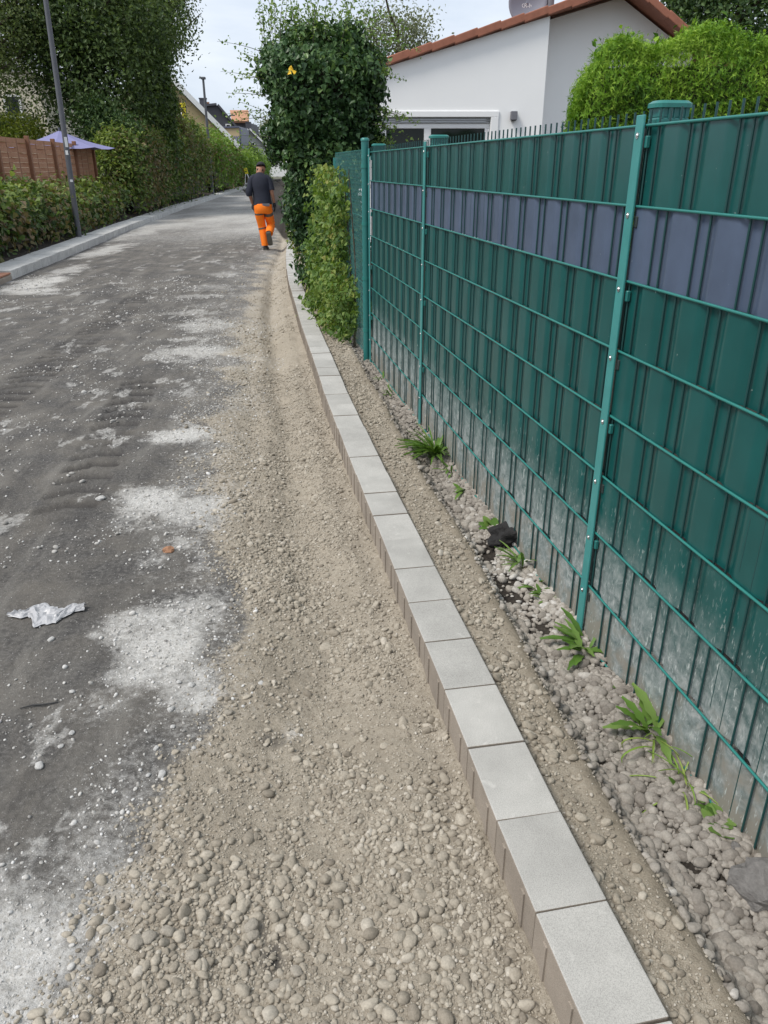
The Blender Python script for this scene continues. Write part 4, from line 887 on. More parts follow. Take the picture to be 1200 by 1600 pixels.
# trees and shrubs over the fence
Yt = 31
tree('dark_tree', 'large dark green tree towering over the wooden fence', tuple(at(150, 262, Yt))[:2]+(.2,), [px_blob(60, -30, Yt, 95, 80), px_blob(160, 20, Yt, 85, 80), px_blob(150, 115, Yt-1, 62, 62), px_blob(95, 75, Yt, 55, 60), px_blob(10, 60, Yt, 40, 40), px_blob(200, 165, Yt+1, 44, 50), px_blob(110, 170, Yt, 42, 32)], 'tree_dark', 40000, .15, 71, .2, limbs=9, clump=.4)
tree('olive_tree', 'tall olive green tree against the sky left of the road', tuple(at(225, 262, 38))[:2]+(.2,), [px_blob(225, 25, 38, 50, 62), px_blob(245, -40, 38, 42, 60), px_blob(252, 85, 38, 18, 45), px_blob(185, -20, 38, 50, 50)], 'tree_olive', 30000, .13, 72, .16, limbs=8, clump=.3)
tree('ivy_column', 'dark ivy clad tree trunk standing like a column above the hedge', tuple(at(236, 262, 34.5))[:2]+(.2,), [px_blob(236, 95, 34.5, 20, 50), px_blob(239, 155, 34.5, 28, 58), px_blob(243, 212, 34.5, 29, 45)], 'tree_dark', 20000, .11, 73, .14, limbs=3, clump=.14, shape='ivy', per=18)
tree('laurel_shrub', 'mid green shrub between parasol and ivy column', tuple(at(165, 262, 29))[:2]+(.2,), [px_blob(155, 195, 29, 28, 34), px_blob(190, 215, 29, 30, 26)], 'tree_back', 9000, .12, 74, .05, limbs=4, clump=.2, cat='shrub')
tree('yellow_shrub', 'yellow green shrub glowing behind the left end of the wooden fence', tuple(at(28, 262, 30))[:2]+(.2,), [px_blob(28, 206, 30, 36, 20), px_blob(-15, 203, 30, 30, 20)], 'bush_yellow', 7000, .1, 75, .04, limbs=4, clump=.18, cat='shrub')
tree('hanging_branch_tree', 'loose leaved tree in front of the cream house at the left edge', tuple(at(-60, 262, 29))[:2]+(.2,), [px_blob(-40, 110, 29, 50, 60), px_blob(15, 115, 29, 26, 26), px_blob(40, 165, 29, 22, 22), px_blob(5, 25, 29, 50, 40)], 'tree_olive', 8000, .11, 76, .12, limbs=7, clump=.3, per=14)
tree('creeper_bush', 'reddish dry creeper bush between ivy column and tall hedge', tuple(at(275, 262, 39.5))[:2]+(.2,), [px_blob(274, 190, 39.5, 12, 30), px_blob(281, 225, 39.5, 14, 30)], 'hedge_brown', 5000, .11, 77, .04, limbs=4, clump=.16, cat='shrub')
# parasol
pc = at(93, 208, 25.0); par = empty('parasol', (pc.x, pc.y, 0)); tag(par, 'large violet grey parasol behind the wooden fence', 'parasol'); hz_ = at(97, 204, 25.0).z; ez = at(97, 231, 25.0).z
M['canvas'] = simple('canvas_violet', (.2, .2, .36), .85, var=.08, sc=6); nR = 8; rad_ = 1.5
for k in range(nR):
    a0, a1 = 2*PI*k/nR+.2, 2*PI*(k+1)/nR+.2; m_ = MB(); vs_ = []; n_ = 6
    for i in range(n_+1):
        t_ = i/n_; sag = -.05*math.sin(t_*PI)
        for j in range(4):
            u_ = j/3; p0 = Vector((math.cos(a0), math.sin(a0), 0)); p1 = Vector((math.cos(a1), math.sin(a1), 0)); q = p0.lerp(p1, u_)*rad_*t_
            vs_.append((q.x, q.y, hz_+(ez-hz_)*t_+sag-.05*t_*math.sin(u_*PI)))
    m_.add(vs_, [(i*4+j, i*4+j+1, i*4+5+j, i*4+4+j) for i in range(n_) for j in range(3)], 0, True); m_.build('canopy_panel', M['canvas'], par)
m_ = MB(); m_.tube([(0, 0, 0), (0, 0, hz_+.08)], .03, 10); m_.build('pole', M['pole'], par)

# ------------------------------------------------------------------ houses along the left
M['slate'] = simple('slate', (.075, .075, .088), .6, var=.2, sc=3); M['roof_blue'] = simple('roof_blue_grey', (.12, .13, .18), .45, var=.2, sc=2); M['plaster_yellow'] = simple('plaster_yellow', (.55, .43, .25), .9, var=.08, sc=1); M['roof_orange'] = simple('roof_orange', (.42, .22, .13), .8, var=.15, sc=2); M['plaster_cream'] = simple('plaster_cream', (.66, .61, .48), .9, var=.06, sc=1); M['plaster_grey'] = simple('plaster_grey', (.5, .5, .5), .9, var=.08, sc=1); M['concrete_white'] = simple('concrete_white', (.68, .68, .67), .9, var=.06, sc=1)
def gable_house(name, label, Y, pts, eave_l, depth, wall, roofm, verge='white_paint', over=.5, wins=(), chim=(), thick=.18, rz=11):
    """pts: roof outline in photo pixels from left eave over the ridge to the right eave, at distance Y"""
    W_ = [at(px, py, Y) for px, py in pts]; org = Vector((W_[-1].x, Y, 0)); t = empty(name, tuple(org), R(rz)); tag(t, label, 'house')
    P2 = [(p.x-org.x, p.z) for p in W_]; m_ = MB(); m_.prism([(P2[0][0], -.3)]+P2+[(P2[-1][0], -.3)], 0, depth); m_.build('wall', M[wall], t)
    for i in range(len(P2)-1):
        a_, b_ = Vector((P2[i][0], 0, P2[i][1])), Vector((P2[i+1][0], 0, P2[i+1][1])); d_ = (b_-a_).normalized(); nrm = Vector((-d_.z, 0, d_.x))
        if i == 0: a_ = a_-d_*.3
        if i == len(P2)-2: b_ = b_+d_*.5
        m_ = MB(); q = [a_+nrm*.02, b_+nrm*.02, b_+nrm*thick, a_+nrm*thick]; m_.prism([(v.x, v.z) for v in q], -over, depth+.3); rf = m_.build('roof', M[roofm], t)
        m_ = MB(); q = [a_+nrm*.03, b_+nrm*.03, b_+nrm*(thick+.03), a_+nrm*(thick+.03)]; m_.prism([(v.x, v.z) for v in q], -over-.06, -over-.003); m_.build('verge_board', M[verge], rf)
        if depth > 3:
            nr_ = int((b_-a_).length/.9)
            for k in range(1, nr_):
                c_ = a_+(b_-a_)*k/nr_+nrm*(thick+.012); m_ = MB(); m_.box((c_.x, depth/2, c_.z), (.06, depth, .05)); m_.build('tile_row', M[roofm], rf)
    for x0, y0, x1, y1 in wins:
        p, q = at(x0, y0, Y), at(x1, y1, Y); cx_, cz_ = (p.x+q.x)/2-org.x, (p.z+q.z)/2; w_, h_ = abs(q.x-p.x), abs(p.z-q.z); m_ = MB(); b_ = .09
        m_.box((cx_, -.05, cz_+h_/2-b_/2), (w_, .1, b_)); m_.box((cx_, -.05, cz_-h_/2+b_/2), (w_, .1, b_)); m_.box((cx_-w_/2+b_/2, -.05, cz_), (b_, .1, h_-2*b_)); m_.box((cx_+w_/2-b_/2, -.05, cz_), (b_, .1, h_-2*b_)); wd_ = m_.build('window', M['frame_white'], t)
        m_ = MB(); m_.box((cx_, -.02, cz_), (w_-2*b_, .02, h_-2*b_)); m_.build('pane', M['glass'], wd_)
    for px, py0, py1, wpx, back, mt in chim:
        p, q = at(px, py0, Y+back), at(px, py1, Y+back); s_ = abs(at(px+wpx, py0, Y+back).x-p.x); m_ = MB(); m_.box((p.x-org.x, back, (p.z+q.z)/2), (s_, s_*1.1, abs(p.z-q.z))); m_.box((p.x-org.x, back, max(p.z, q.z)+.04), (s_*1.15, s_*1.2, .08)); m_.build('chimney', M[mt], t)
    return t
gable_house('cream_house', 'cream house half hidden behind the trees at the left edge', 40, [(-190, 120), (-60, 55), (62, 118)], 0, 8, 'plaster_cream', 'slate', rz=0, wins=((5, 148, 38, 185), (-40, 148, -12, 185), (8, 90, 32, 112)))
gable_house('yellow_house', 'yellow gabled house with a steep blue grey roof above the hedge', 62, [(120, 222), (252, 112), (362, 224)], 0, 11, 'plaster_yellow', 'roof_blue', chim=((284, 138, 170, 11, 3, 'slate'),), over=.6, thick=.32)
gable_house('slate_house', 'dark slate clad house with a small white window', 82, [(275, 232), (322, 168), (340, 166), (402, 240)], 0, 10, 'slate', 'slate', verge='slate', wins=((353, 194, 362, 204),), chim=((331, 156, 172, 11, 4, 'slate'), (341, 162, 174, 5, 5, 'roof_orange')), over=.3)
t_ = gable_house('tiled_annex', 'low annex with a blue tiled roof between yellow and slate house', 74, [(338, 222), (338.5, 201), (374, 200), (374.6, 222)], 0, 4, 'plaster_yellow', 'roof_blue', verge='roof_blue', over=.05, thick=.12, rz=0)
p0, p1, p2, p3 = at(343, 222, 73.2), at(375, 222, 73.2), at(373, 200, 75.5), at(345, 200, 75.5); m_ = MB(); oo = Vector(t_.location)
m_.add([p0-oo, p1-oo, p2-oo, p3-oo, p0-oo+Vector((0, .1, -.15)), p1-oo+Vector((0, .1, -.15)), p2-oo+Vector((0, .1, -.15)), p3-oo+Vector((0, .1, -.15))], [(0, 1, 2, 3), (7, 6, 5, 4), (0, 4, 5, 1), (1, 5, 6, 2), (2, 6, 7, 3), (3, 7, 4, 0)]); rf_ = m_.build('roof', M['roof_blue'], t_)
for k in range(9):
    m_ = MB(); f_ = (k+.5)/9; a_ = p0.lerp(p1, f_)-oo; b_ = p3.lerp(p2, f_)-oo; m_.tube([a_+Vector((0, -.02, .03)), b_+Vector((0, -.02, .03))], .07, 6); m_.build('tile_column', M['roof_blue'], rf_)
o_ = gable_house('orange_house', 'far house with an orange tiled dormer roof', 104, [(352, 215), (353, 193), (386, 193), (387, 250)], 0, 8, 'slate', 'slate', verge='slate', over=.1, rz=0)
p0, p1, p2, p3 = at(362, 189, 103), at(389, 189, 103), at(388, 172, 106), at(359, 172, 106); m_ = MB(); oo = Vector(o_.location); dn_ = Vector((0, .15, -.2))
m_.add([p0-oo, p1-oo, p2-oo, p3-oo, p0-oo+dn_, p1-oo+dn_, p2-oo+dn_, p3-oo+dn_], [(0, 1, 2, 3), (7, 6, 5, 4), (0, 4, 5, 1), (1, 5, 6, 2), (2, 6, 7, 3), (3, 7, 4, 0)]); m_.build('roof', M['roof_orange'], o_)
gable_house('grey_house', 'pale grey gabled house with a white verge beyond the slate house', 96, [(372, 232), (389, 203), (414, 228)], 0, 12, 'plaster_grey', 'slate', over=.5, chim=((401, 192, 212, 8, 5, 'slate'),), wins=((393, 222, 399, 232),))
fw = empty('flat_building', tuple(at(432, 262, 140))[:2]+(0,)); tag(fw, 'low white flat roofed building closing the far end of the road', 'building'); oo = Vector(fw.location)
p, q = at(414, 217, 140), at(520, 262, 140); m_ = MB(); m_.box(((p.x+q.x)/2-oo.x, 3, p.z/2), (q.x-p.x, 6, p.z)); m_.build('wall', M['concrete_white'], fw); m_ = MB(); m_.box(((p.x+q.x)/2-oo.x, 2.9, p.z+.15), (q.x-p.x+.6, 6.6, .3)); m_.build('roof_edge', M['frame_white'], fw)
m_ = MB(); m_.box(((p.x+q.x)/2-oo.x, -.05, at(430, 228, 140).z), (q.x-p.x, .1, .25)); m_.build('band', M['slate'], fw)
tree('far_tree', 'dark round tree at the far end of the road', tuple(at(418, 262, 112))[:2]+(0,), [px_blob(412, 240, 112, 16, 17), px_blob(425, 244, 112, 13, 13)], 'tree_back', 4500, .3, 78, .15, limbs=4, clump=.5)
tree('far_tree', 'light green tree above the white flat building', tuple(at(432, 262, 150))[:2]+(0,), [px_blob(425, 205, 150, 20, 14), px_blob(450, 208, 150, 20, 16)], 'willow', 3500, .4, 79, .2, limbs=4, clump=.7)
# banner above the hedge and the barrier
bp_ = at(299, 262, 46); ban = empty('banner', (bp_.x, bp_.y, 0)); tag(ban, 'yellow and white banner on a pole above the tall hedge', 'banner')
M['yellow'] = simple('yellow_cloth', (.8, .68, .03), .7, var=.1)
z1, z0 = at(299, 160, 46).z, at(299, 192, 46).z; m_ = MB(); m_.tube([(0, .03, 0), (0, .03, z1+.1)], .03, 8); m_.build('pole', M['pole'], ban)
def cloth(x0, x1, za, zb, y_, mt, nm):
    m_ = MB(); vs_ = []; n_ = 10
    for k in range(n_+1):
        u_ = k/n_; x_ = x0+(x1-x0)*u_; drop_ = .45*((x_/-.8)**2); yy = y_+.05*math.sin(x_*9)
        vs_ += [(x_, yy, za-drop_*.9), (x_, yy, zb-drop_*.3), (x_, yy+.012, zb-drop_*.3), (x_, yy+.012, za-drop_*.9)]
    m_.add(vs_, [(k*4+a_, k*4+(a_+1) % 4, k*4+4+(a_+1) % 4, k*4+4+a_) for k in range(n_) for a_ in range(4)]+[(0, 1, 2, 3), (n_*4+3, n_*4+2, n_*4+1, n_*4)]); m_.build(nm, mt, ban)
cloth(-.78, 0, z1, z0, 0, M['yellow'], 'cloth'); cloth(-.6, -.22, z1-.2, z0+.28, -.02, M['white_paint'], 'white_field')
bq = gp(388, 293, -.1); Yb = 64; bz_ = gz(float(lkx(Yb))+.5, Yb); bxx = at(388, 290, Yb).x
bar_ = empty('barrier', (bxx, Yb, bz_)); tag(bar_, 'narrow white and yellow folding barrier at the far left kerb', 'barrier')
for dx_ in (-.28, .32):
    m_ = MB(); m_.tube([(dx_, -.12, 0), (-.12, 0, 1.42)], [.04, .035], 6); m_.build('leg', M['white_paint'], bar_)
m_ = MB(); m_.box((-.1, -.03, 1.3), (.24, .06, .42), Matrix.Rotation(R(-14), 3, 'Y')); m_.build('head', M['yellow'], bar_, .02); m_ = MB(); m_.box((-.0, -.08, .42), (.42, .04, .1)); m_.build('cross_bar', M['white_paint'], bar_)

# ------------------------------------------------------------------ worker
M['skin'] = simple('skin', (.35, .17, .105), .55, var=.1); M['navy'] = simple('shirt_navy', (.014, .017, .03), .9, var=.3, sc=14); M['hivis'] = simple('trouser_orange', (.95, .2, .006), .8, var=.12, sc=12, bump=.2); M['band'] = simple('reflective_band', (.09, .085, .07), .4, var=.2); M['black'] = simple('black_rubber', (.015, .015, .017), .7); M['glove'] = simple('glove_black', (.02, .02, .024), .75); M['cap'] = simple('cap_dark', (.014, .014, .018), .85); M['hem'] = simple('grey_cloth', (.16, .16, .18), .9)
wy = 17.15; wx_ = at(415, 392, wy).x; wz_ = gz(wx_, wy)
wk = empty('person', (wx_, wy, wz_), R(6)); tag(wk, 'worker in dark T-shirt, dark cap and orange hi-vis trousers walking away', 'person')
def loft(parent, name, mat, pts, n=14, steps=5, caps=True):
    """pts: (x, y, z, rx, ry); smooth path"""
    A_3 = np.array(pts, float); m_ = MB(); k = len(A_3); out_ = []
    for i in range(k-1):
        p0, p1, p2, p3 = A_3[max(i-1, 0)], A_3[i], A_3[i+1], A_3[min(i+2, k-1)]
        for s in range(steps):
            t = s/steps; out_.append(.5*((2*p1)+(-p0+p2)*t+(2*p0-5*p1+4*p2-p3)*t*t+(-p0+3*p1-3*p2+p3)*t**3))
    out_.append(A_3[-1]); m_.tube([q[:3] for q in out_], [(max(q[3], .004), max(q[4], .004)) for q in out_], n, caps=caps)
    return m_.build(name, mat, parent)
J = dict(pel=(0, 0, .93), spi=(-.015, .02, 1.14), che=(-.03, .05, 1.32), nek=(-.03, .09, 1.47), hd1=(-.005, .135, 1.56), hd2=(0, .15, 1.64), chin=(.04, .225, 1.535), nose=(.055, .27, 1.57), earL=(-.085, .13, 1.575), earR=(.085, .12, 1.575),
         lsh=(-.195, .05, 1.395), lel=(-.265, -.02, 1.13), lwr=(-.205, .07, .89), rsh=(.145, .06, 1.395), rel=(.2, .0, 1.13), rwr=(.235, .06, .92),
         lhp=(-.09, 0, .88), lkn=(-.045, .07, .48), lan=(.0, .02, .09), lto=(.02, .17, .04), rhp=(.09, 0, .88), rkn=(.14, .15, .5), ran=(.095, -.17, .31), rto=(.115, -.12, .13))
RD = dict(pel=(.12, .09), spi=(.1, .08), che=(.12, .085), nek=(.058, .06), hd1=(.075, .09), hd2=(.07, .085), chin=(.035, .035), nose=(.014, .014), earL=(.016, .028), earR=(.016, .028), lsh=(.058, .058), lel=(.042, .042), lwr=(.03, .03), rsh=(.058, .058), rel=(.042, .042), rwr=(.03, .03), lhp=(.07, .075), lkn=(.05, .05), lan=(.04, .04), lto=(.035, .03), rhp=(.07, .075), rkn=(.05, .05), ran=(.04, .04), rto=(.035, .03))
keys = list(J); ix = {k: i for i, k in enumerate(keys)}
ed = [('pel', 'spi'), ('spi', 'che'), ('che', 'nek'), ('nek', 'hd1'), ('hd1', 'hd2'), ('hd1', 'chin'), ('chin', 'nose'), ('hd1', 'earL'), ('hd1', 'earR'), ('che', 'lsh'), ('lsh', 'lel'), ('lel', 'lwr'), ('che', 'rsh'), ('rsh', 'rel'), ('rel', 'rwr'), ('pel', 'lhp'), ('lhp', 'lkn'), ('lkn', 'lan'), ('lan', 'lto'), ('pel', 'rhp'), ('rhp', 'rkn'), ('rkn', 'ran'), ('ran', 'rto')]
bme = bpy.data.meshes.new('body'); bme.from_pydata([J[k] for k in keys], [(ix[a_], ix[b_]) for a_, b_ in ed], [])
bo = link('body', bme, M['skin'], wk); bo.modifiers.new('skin', 'SKIN'); 
for i, k in enumerate(keys): bme.skin_vertices[0].data[i].radius = RD[k]
bme.skin_vertices[0].data[0].use_root = True; ss = bo.modifiers.new('smooth', 'SUBSURF'); ss.levels = 1; ss.render_levels = 2; bo.modifiers[0].use_smooth_shade = True
loft(wk, 'shirt', M['navy'], [(-.03, .085, 1.485, .07, .075), (-.03, .07, 1.445, .135, .09), (-.028, .055, 1.38, .192, .12), (-.025, .045, 1.27, .2, .14), (-.015, .03, 1.12, .18, .135), (-.005, .01, .98, .182, .14), (0, 0, .89, .192, .15)], 20)
loft(wk, 'sleeve', M['navy'], [(-.12, .055, 1.415, .07, .07), (-.195, .045, 1.37, .07, .07), (-.235, .01, 1.26, .066, .066), (-.265, -.018, 1.14, .07, .068), (-.262, -.01, 1.07, .062, .06)], 14)
loft(wk, 'sleeve', M['navy'], [(.07, .06, 1.415, .07, .07), (.14, .055, 1.37, .07, .07), (.175, .03, 1.27, .066, .066), (.195, .01, 1.17, .068, .066)], 14)
seat_ = loft(wk, 'trousers', M['hivis'], [(0, 0, .95, .17, .135), (0, 0, .9, .185, .15), (0, -.01, .82, .182, .155), (0, -.005, .74, .165, .135)], 20)
LL = [(-.088, -.005, .84, .098, .12), (-.08, .02, .7, .098, .11), (-.06, .05, .56, .088, .095), (-.045, .07, .46, .083, .088), (-.025, .05, .32, .08, .085), (-.005, .025, .16, .078, .085), (.0, .02, .09, .076, .085)]
RL = [(.088, -.005, .84, .098, .12), (.105, .05, .7, .1, .11), (.13, .12, .56, .09, .098), (.14, .14, .49, .087, .092), (.125, .02, .43, .086, .09), (.11, -.09, .38, .083, .084), (.1, -.15, .34, .08, .08)]
loft(seat_, 'trouser_leg', M['hivis'], LL, 16); loft(seat_, 'trouser_leg', M['hivis'], RL, 16)
def band(P_, a_, b_, k=1.035):
    A_3 = np.array(P_); zz = np.linspace(0, len(P_)-1, 60); q = np.stack([np.interp(zz, range(len(P_)), A_3[:, j]) for j in range(5)], 1); sel = q[(zz >= a_) & (zz <= b_)]; sel[:, 3:] *= k
    loft(seat_, 'reflective_band', M['band'], sel[::2].tolist(), 16, 2)
band(LL, .62, 1.05); band(LL, 3.1, 3.55); band(RL, .6, 1.02); band(RL, 2.7, 3.2)
m_ = MB(); m_.box((.07, -.152, .895), (.15, .012, .05), Matrix.Rotation(R(8), 3, 'X')); m_.build('shirt_tail', M['hem'], wk, .005)
loft(wk, 'neck_band', M['hem'], [(-.03, .088, 1.478, .072, .076), (-.03, .09, 1.492, .066, .07)], 14, 2)
# cap
m_ = MB(); cc = Vector((0, .145, 1.605)); Mx = Matrix.Rotation(R(-24), 3, 'X') @ Matrix.Identity(3); vs_ = []; nr, na = 6, 18
for i in range(nr+1):
    ph = (PI/2)*(i/nr)
    for k in range(na): vs_.append(cc+Mx @ Vector((.1*math.cos(ph)*math.cos(2*PI*k/na), .118*math.cos(ph)*math.sin(2*PI*k/na), .105*math.sin(ph))))
m_.add(vs_, [(i*na+k, i*na+(k+1) % na, i*na+na+(k+1) % na, i*na+na+k) for i in range(nr) for k in range(na)], 0, True)
cap_ = m_.build('cap', M['cap'], wk); sol = cap_.modifiers.new('s', 'SOLIDIFY'); sol.thickness = .006
m_ = MB(); vs_ = []
for k in range(9):
    t = R(30+15*k); vs_ += [cc+Mx @ Vector((.097*math.cos(t), .115*math.sin(t), .0)), cc+Mx @ Vector((.1*math.cos(t), .115*math.sin(t)+.075*math.sin(t), -.02))]
m_.add(vs_, [(2*k, 2*k+1, 2*k+3, 2*k+2) for k in range(8)], 0, True); pk = m_.build('peak', M['cap'], cap_); sol = pk.modifiers.new('s', 'SOLIDIFY'); sol.thickness = .006
loft(wk, 'hair', M['cap'], [(-.015, .075, 1.575, .06, .02), (-.018, .068, 1.545, .065, .02), (-.02, .07, 1.525, .05, .015)], 10, 2)
def glove(w_, fw_, sgn):
    w_ = Vector(w_); f_ = Vector(fw_).normalized(); sd_ = Vector((0, 1, 0)); V = [w_, w_+f_*.05, w_+f_*.09]; E_ = [(0, 1), (1, 2)]; RR = [.034, .042, .04]
    for j in range(4):
        o_ = sd_*(.033-.022*j); l_ = (.075, .085, .08, .062)[j]; b_ = len(V); V += [w_+f_*.1+o_, w_+f_*(.1+l_*.5)+o_+Vector((-sgn*.008, 0, 0)), w_+f_*(.1+l_)+o_+Vector((-sgn*.03, 0, 0))]; E_ += [(2, b_), (b_, b_+1), (b_+1, b_+2)]; RR += [.0125, .0115, .0095]
    b_ = len(V); V += [w_+f_*.04+sd_*.045, w_+f_*.075+sd_*.062+Vector((-sgn*.01, 0, 0)), w_+f_*.1+sd_*.06+Vector((-sgn*.02, 0, 0))]; E_ += [(1, b_), (b_, b_+1), (b_+1, b_+2)]; RR += [.015, .0125, .0105]
    me = bpy.data.meshes.new('glove'); me.from_pydata(V, E_, []); o = link('glove', me, M['glove'], wk); o.modifiers.new('skin', 'SKIN'); 
    for i, r_ in enumerate(RR): me.skin_vertices[0].data[i].radius = (r_, r_)
    me.skin_vertices[0].data[0].use_root = True; s_ = o.modifiers.new('smooth', 'SUBSURF'); s_.render_levels = 1; o.modifiers[0].use_smooth_shade = True
glove((-.207, .065, .9), (.1, .12, -1), -1); glove((.235, .058, .93), (.06, .1, -1), 1)
def shoe(an, toe, up_):
    an = Vector(an); toe = Vector(toe); d_ = (toe-an).normalized(); up_ = Vector(up_); up_ = (up_-d_*up_.dot(d_)).normalized(); x_ = d_.cross(up_); m_ = MB(); rings = []
    prof = [(-.085, .034, .012, .05), (-.06, .043, -.0, .095), (0, .045, 0, .1), (.06, .047, 0, .075), (.12, .05, 0, .058), (.17, .045, .002, .045), (.195, .028, .01, .03)]
    for s_, hw, z0_, z1_ in prof:
        c_ = an+d_*s_-up_*.075; rings.append([c_+x_*a_*hw+up_*b_ for a_, b_ in ((-1, z0_), (-1, (z0_+z1_)*.5), (-.6, z1_), (.6, z1_), (1, (z0_+z1_)*.5), (1, z0_))])
    m_.add([v for r_ in rings for v in r_], [(i*6+k, i*6+(k+1) % 6, i*6+6+(k+1) % 6, i*6+6+k) for i in range(6) for k in range(6)]+[tuple(reversed(range(6))), tuple(range(36, 42))], 0, True)
    sh_ = m_.build('shoe', M['black'], wk); m_ = MB(); rings = []
    for s_, hw, z0_, z1_ in prof:
        c_ = an+d_*s_-up_*.075; rings.append([c_+x_*a_*(hw+.004)+up_*b_ for a_, b_ in ((-1, z0_-.018), (-1, z0_+.006), (1, z0_+.006), (1, z0_-.018))])
    m_.add([v for r_ in rings for v in r_], [(i*4+k, i*4+(k+1) % 4, i*4+4+(k+1) % 4, i*4+4+k) for i in range(6) for k in range(4)]+[(3, 2, 1, 0), (24, 25, 26, 27)]); m_.build('sole', M['band'], sh_)
shoe((.005, .03, .09), (.03, .25, .085), (0, 0, 1)); shoe((.098, -.185, .32), (.13, -.13, .1), (0, .9, .4))

# ------------------------------------------------------------------ weeds at the fence foot
def fence_foot(px, py, off=.035):
    p = gp(px, py, .02)[:2]; s_ = (p-P1) @ FU; q = P1+FU*s_+FN*off; return float(q[0]), float(q[1]), gz(float(q[0]), float(q[1]))
def leaf_mesh(L_, W_, jag=0., bend=.4, n=8):
    m_ = MB(); vs_ = []
    for k in range(n+1):
        t = k/n; w_ = W_*math.sin(PI*min(1, t*.9+.06))**.8*(1-jag*(k % 2))*(.35+.65*t if jag else 1); z_ = L_*(t*math.cos(bend*t)); x_ = L_*t*math.sin(bend*t*1.6)
        vs_ += [(x_, -w_/2, z_+.0), (x_-.02*L_, 0, z_-.03*L_), (x_, w_/2, z_)]
    m_.add(vs_, [(k*3+j, k*3+j+1, k*3+4+j, k*3+3+j) for k in range(n) for j in range(2)], 0, True); me = m_.mesh('leaf')
    q = me.attributes.new('tint', 'FLOAT', 'POINT'); q.data.foreach_set('value', np.full(len(me.vertices), random.uniform(.2, .9), np.float32)); return me
def weed(px, py, label, n, L_, W_, jag=0., spread=.7, mat='weed', name='weed', bend=.5, off=.035):
    x_, y_, z_ = fence_foot(px, py, off); t = empty(name, (x_, y_, z_-.005)); tag(t, label, 'weed', 'weeds along the fence foot')
    for k in range(n):
        l_ = L_*random.uniform(.6, 1.15); me = leaf_mesh(l_, W_*random.uniform(.7, 1.2), jag, bend*random.uniform(.5, 1.8)); me.materials.append(M[mat]); o = link('leaf', me, None, t)
        a_ = FA+PI/2+random.gauss(0, 1.0) if k % 3 else random.uniform(0, 6.28); o.rotation_euler = (0, random.uniform(.05, spread), a_); o.location = (random.gauss(0, .012), random.gauss(0, .02), 0)
    return t
weed(675, 712, 'bushy bright green grass clump at the fence foot, the largest weed there', 110, .19, .013, 0, .55, 'weed', 'grass_clump', .5, .06)
weed(660, 700, 'low leafy weed just left of the large grass clump', 22, .08, .035, 0, 1.1, 'weed', 'weed', .5, .09)
weed(735, 765, 'sprawling broad leaved weed below the grass clump', 9, .09, .035, .2, 1.2)
weed(788, 822, 'small broad leaved weed above the black asphalt lump', 9, .07, .035, 0, 1.0)
weed(826, 880, 'upright narrow weed right of the black asphalt lump', 16, .12, .022, .3, .5)
weed(860, 915, 'low weed between the narrow weed and the second post', 10, .07, .025, .2, 1.0)
weed(878, 930, 'short pointed weed just left of the near post', 8, .06, .022, .2, .6)
weed(938, 1010, 'dandelion like weed right at the foot of the near cover bar', 22, .12, .035, .35, .75)
weed(1018, 1140, 'tall jagged dandelion leaf cluster standing against the dirty strips', 13, .13, .045, .4, .4)
weed(1040, 1160, 'thin pale grass tuft beside the jagged dandelion leaves', 12, .13, .006, 0, .8, 'grass', 'grass_tuft', .9)
weed(1085, 1225, 'fine pale grass tuft low at the fence in the right foreground', 22, .13, .005, 0, .9, 'grass', 'grass_tuft', .9)
weed(1110, 1290, 'round leaved green weed by the fence in the right foreground', 34, .05, .034, 0, 1.1)
weed(1092, 1245, 'pale yellow green small weed between grass tuft and round leaved weed', 10, .045, .03, 0, 1.1)
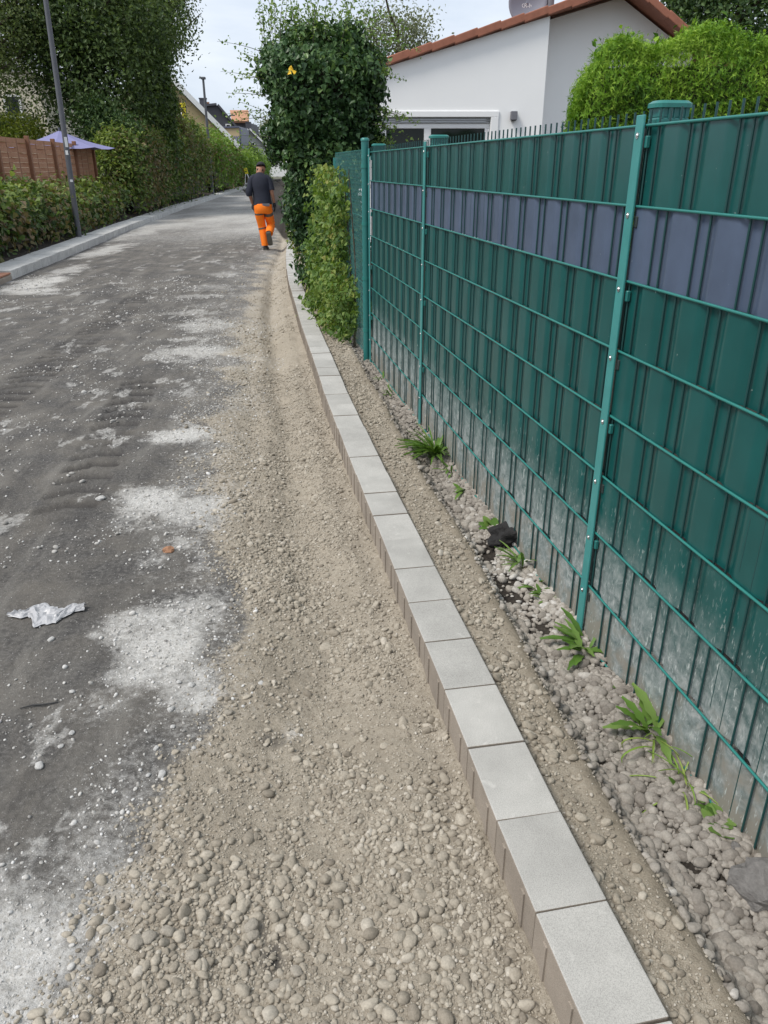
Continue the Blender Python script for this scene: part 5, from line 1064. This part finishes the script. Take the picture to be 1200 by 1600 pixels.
weed(615, 612, 'small green weed under the second panel', 12, .09, .02, .2, .7)
weed(597, 590, 'tiny green weed by the far panel post', 10, .08, .02, .1, .6)
weed(700, 735, 'narrow green weed close to the grass clump', 7, .08, .02, .1, .6)
weed(990, 1085, 'tiny sprig between dandelion leaves and near post', 7, .045, .02, .1, .7)

# ------------------------------------------------------------------ litter on the road
M['film'] = simple('plastic_film', (.4, .4, .41), .35, var=.1, sc=30); M['rubber'] = simple('dark_strip', (.03, .03, .03), .7)
p = gp(72, 962, road_z(2.4)); m_ = MB(); n1, n2 = 34, 16; vs_ = []; L1, L2 = .27, .13
for i in range(n1):
    for j in range(n2):
        u_, v_ = i/(n1-1), j/(n2-1); w_ = (.2+.8*math.sin(PI*min(1, .15+u_*.8))**1.2)*(1 if u_ > .35 else .35+u_*1.4)
        x_ = (u_-.5)*L1+.02*(vn(u_*5, v_*5, 3)-.5); y_ = (v_-.5)*L2*w_*(.45+1.1*float(fbm(np.array([u_*11]), np.array([round(v_)*9.]), 1, 3, 33)[0]))+.05*(float(vn(u_*6, 1, 5))-.5)+.035*(u_-.5); vs_.append((x_, y_, .004+.028*abs(float(fbm(np.array([u_*9]), np.array([v_*6]), 1, 3, 9)[0])-.45)*2*math.sin(PI*v_)**.5))
m_.add(vs_, [(i*n2+j, i*n2+n2+j, i*n2+n2+j+1, i*n2+j+1) for i in range(n1-1) for j in range(n2-1)], 0, False)
o = m_.build('plastic_sheet', M['film']); o.location = (p[0], p[1], gz(p[0], p[1])+.003); o.rotation_euler = (0, 0, R(5)); tag(o, 'crumpled whitish plastic sheet lying on the dark road', 'plastic sheet')
p = gp(62, 1104, road_z(1.9)); m_ = MB(); m_.tube([(-.055, -.012, .004), (-.02, -.002, .006), (.02, .0, .006), (.055, .012, .004)], [.0015, .003, .003, .0015], 6); o = m_.build('dark_strip', M['rubber']); o.location = (p[0], p[1], gz(p[0], p[1])+.002); o.rotation_euler = (0, 0, R(4)); tag(o, 'thin dark strip of rubber on the road below the plastic sheet', 'strip')
